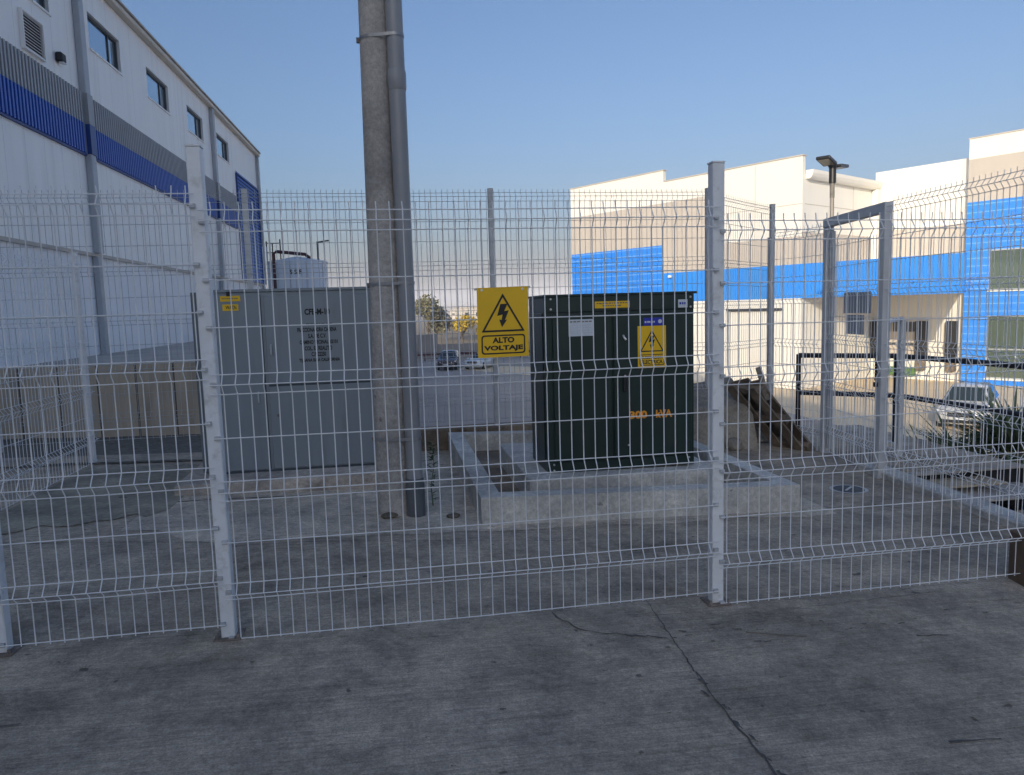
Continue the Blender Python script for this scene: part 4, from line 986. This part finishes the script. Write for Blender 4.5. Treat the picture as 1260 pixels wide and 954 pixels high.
# ------------------------------------------------------------------ far side of the yard
o = MB().mesh([], []).box(-14,5.6,84.2,84.5,-4,-1.25).build('boundary_wall', M['greywall'], loc=(-4,84.3,-4)); tag(o, 'taller grey boundary wall across the yard just right of the pole', 'wall')
mb = MB(); mb.bar((5.6,84.4,-3.2),(17,82.4,-3.2),.3,1.6); o = mb.build('boundary_wall', M['greywall'], loc=(10,83.5,-4)); tag(o, 'lower grey boundary wall across the yard with yellow bushes above it', 'wall')
rr_ = thing('guard_rail', 'long dark red rail along the far edge of the yard behind the cars', 'rail', (5,80,-4))
MB().bar((-4,80.6,-3.25),(17,79.4,-3.25),.1,.30).build('rail', M['red'], rr_)
for i in range(9):
    t_ = i/8; MB().bar((-4+21*t_,80.68-1.2*t_,-4),(-4+21*t_,80.68-1.2*t_,-3.1),.1,.1).build('post', M['red'], rr_)

def tree(name, label, cat, c, r, h, m_, seed, trunkh, n=900, leaf=.35):
    t = thing(name, label, cat, c, 0); rr = random.Random(seed)
    x, y_, z = c; tm = MB(); tm.tube([c,(x+.1,y_,z+trunkh*.5),(x,y_+.1,z+trunkh+h*.3)], [.16,.12,.06], 7)
    cl = []
    for i in range(9):
        a = rr.uniform(0,6.28); q = (x+math.cos(a)*r*rr.uniform(.2,.8), y_+math.sin(a)*r*rr.uniform(.2,.8), z+trunkh+h*rr.uniform(.15,.85))
        cl.append((Vector(q), r*rr.uniform(.28,.5))); tm.tube([(x,y_,z+trunkh*.8),((x+q[0])/2,(y_+q[1])/2,(z+trunkh*.9+q[2])/2),q], [.07,.05,.02], 5)
    tm.build('trunk', M['bark'], t)
    mb = MB()
    for i in range(n):
        cc, cr = rr.choice(cl); d = Vector((rr.gauss(0,1),rr.gauss(0,1),rr.gauss(0,.8))).normalized()*cr*rr.uniform(.35,1.1)
        p = cc+d; u = Vector((rr.uniform(-1,1),rr.uniform(-1,1),rr.uniform(-1,1))).normalized()*leaf*rr.uniform(.5,1); v = u.cross(Vector((rr.uniform(-1,1),rr.uniform(-1,1),rr.uniform(-1,1)))).normalized()*leaf*.4
        mb.face([p-u,p+v,p+u,p-v])
    mb.build('crown', m_, t)
    return t
tree('tree', 'olive grey tree above the taller grey wall just right of the pole', 'tree', (7.3,135,-4), 4.3, 5.6, M['olive'], 21, 1.8, 2400, .5)
tree('bush', 'yellow lit bush above the lower grey wall, beside the olive tree', 'bush', (13.4,134,-4), 2.9, 3.4, M['yfol'], 22, .6, 1500, .4)
tree('bush', 'small yellow bush behind the lower grey wall, nearest the yellow warning sign', 'bush', (18.2,134,-4), 2.4, 2.3, M['yfol'], 23, .5, 1000, .4)

# far hillside with houses
mb = MB(); nx, ny = 90, 10; vs = []
rr = random.Random(31); ph = [rr.uniform(0,6.28) for _ in range(6)]
for j in range(ny+1):
    for i in range(nx+1):
        a = -1.0+2.0*i/nx; d = 900+j*190; t = j/ny
        hgt = .5*(52+16*math.sin(a*5+ph[0])+9*math.sin(a*13+ph[1])+4*math.sin(a*31+ph[2]))*t**1.2
        vs.append((math.sin(a)*d, math.cos(a)*d, -4+max(0,hgt)*.9+rr.uniform(-2,2)*t))
mb.mesh(vs, [(j*(nx+1)+i, j*(nx+1)+i+1, (j+1)*(nx+1)+i+1, (j+1)*(nx+1)+i) for j in range(ny) for i in range(nx)])
mb.build('hills', M['hill'], kind='structure', smooth=60)
for x, y_, w_, h_, rz, lab in ((33.0,298.5,9.5,6.0,.25,'larger pale flat roofed house in the haze just above the yellow bushes'),(40.0,419.0,8.0,5.0,-.2,'smaller pale house farther off in the haze, right of the olive tree')):
    t = thing('distant_house', lab, 'house', (x,y_,-4), rz, 'far houses in the haze')
    MB().box(-w_/2,w_/2,-4,4,0,h_).build('wall', M['house'], t, world=False)
    MB().box(-w_/2-.2,w_/2+.2,-4.2,4.2,h_+.001,h_+.4).build('roof', M['rbeige'], t, world=False)
    for kx in (-.25,.25): MB().box(w_*kx-.8,w_*kx+.8,-4.08,-4.002,h_*.45,h_*.7).build('window', M['wframe'], t, world=False)

# ------------------------------------------------------------------ dusty air
hz = MB().box(-3100,3100,-420,3100,-5.2,62).build('haze', [], kind='stuff')
hm = bpy.data.materials.new('dusty_air'); hm.use_nodes = True
hn = hm.node_tree.nodes; hl = hm.node_tree.links; hn.remove(hn['Principled BSDF'])
pv = hn.new('ShaderNodeVolumePrincipled'); pv.inputs['Color'].default_value = (.86,.88,.98,1); pv.inputs['Density'].default_value = .0006; pv.inputs['Anisotropy'].default_value = -.3
hl.new(pv.outputs[0], hn['Material Output'].inputs['Volume']); hz.data.materials.append(hm)
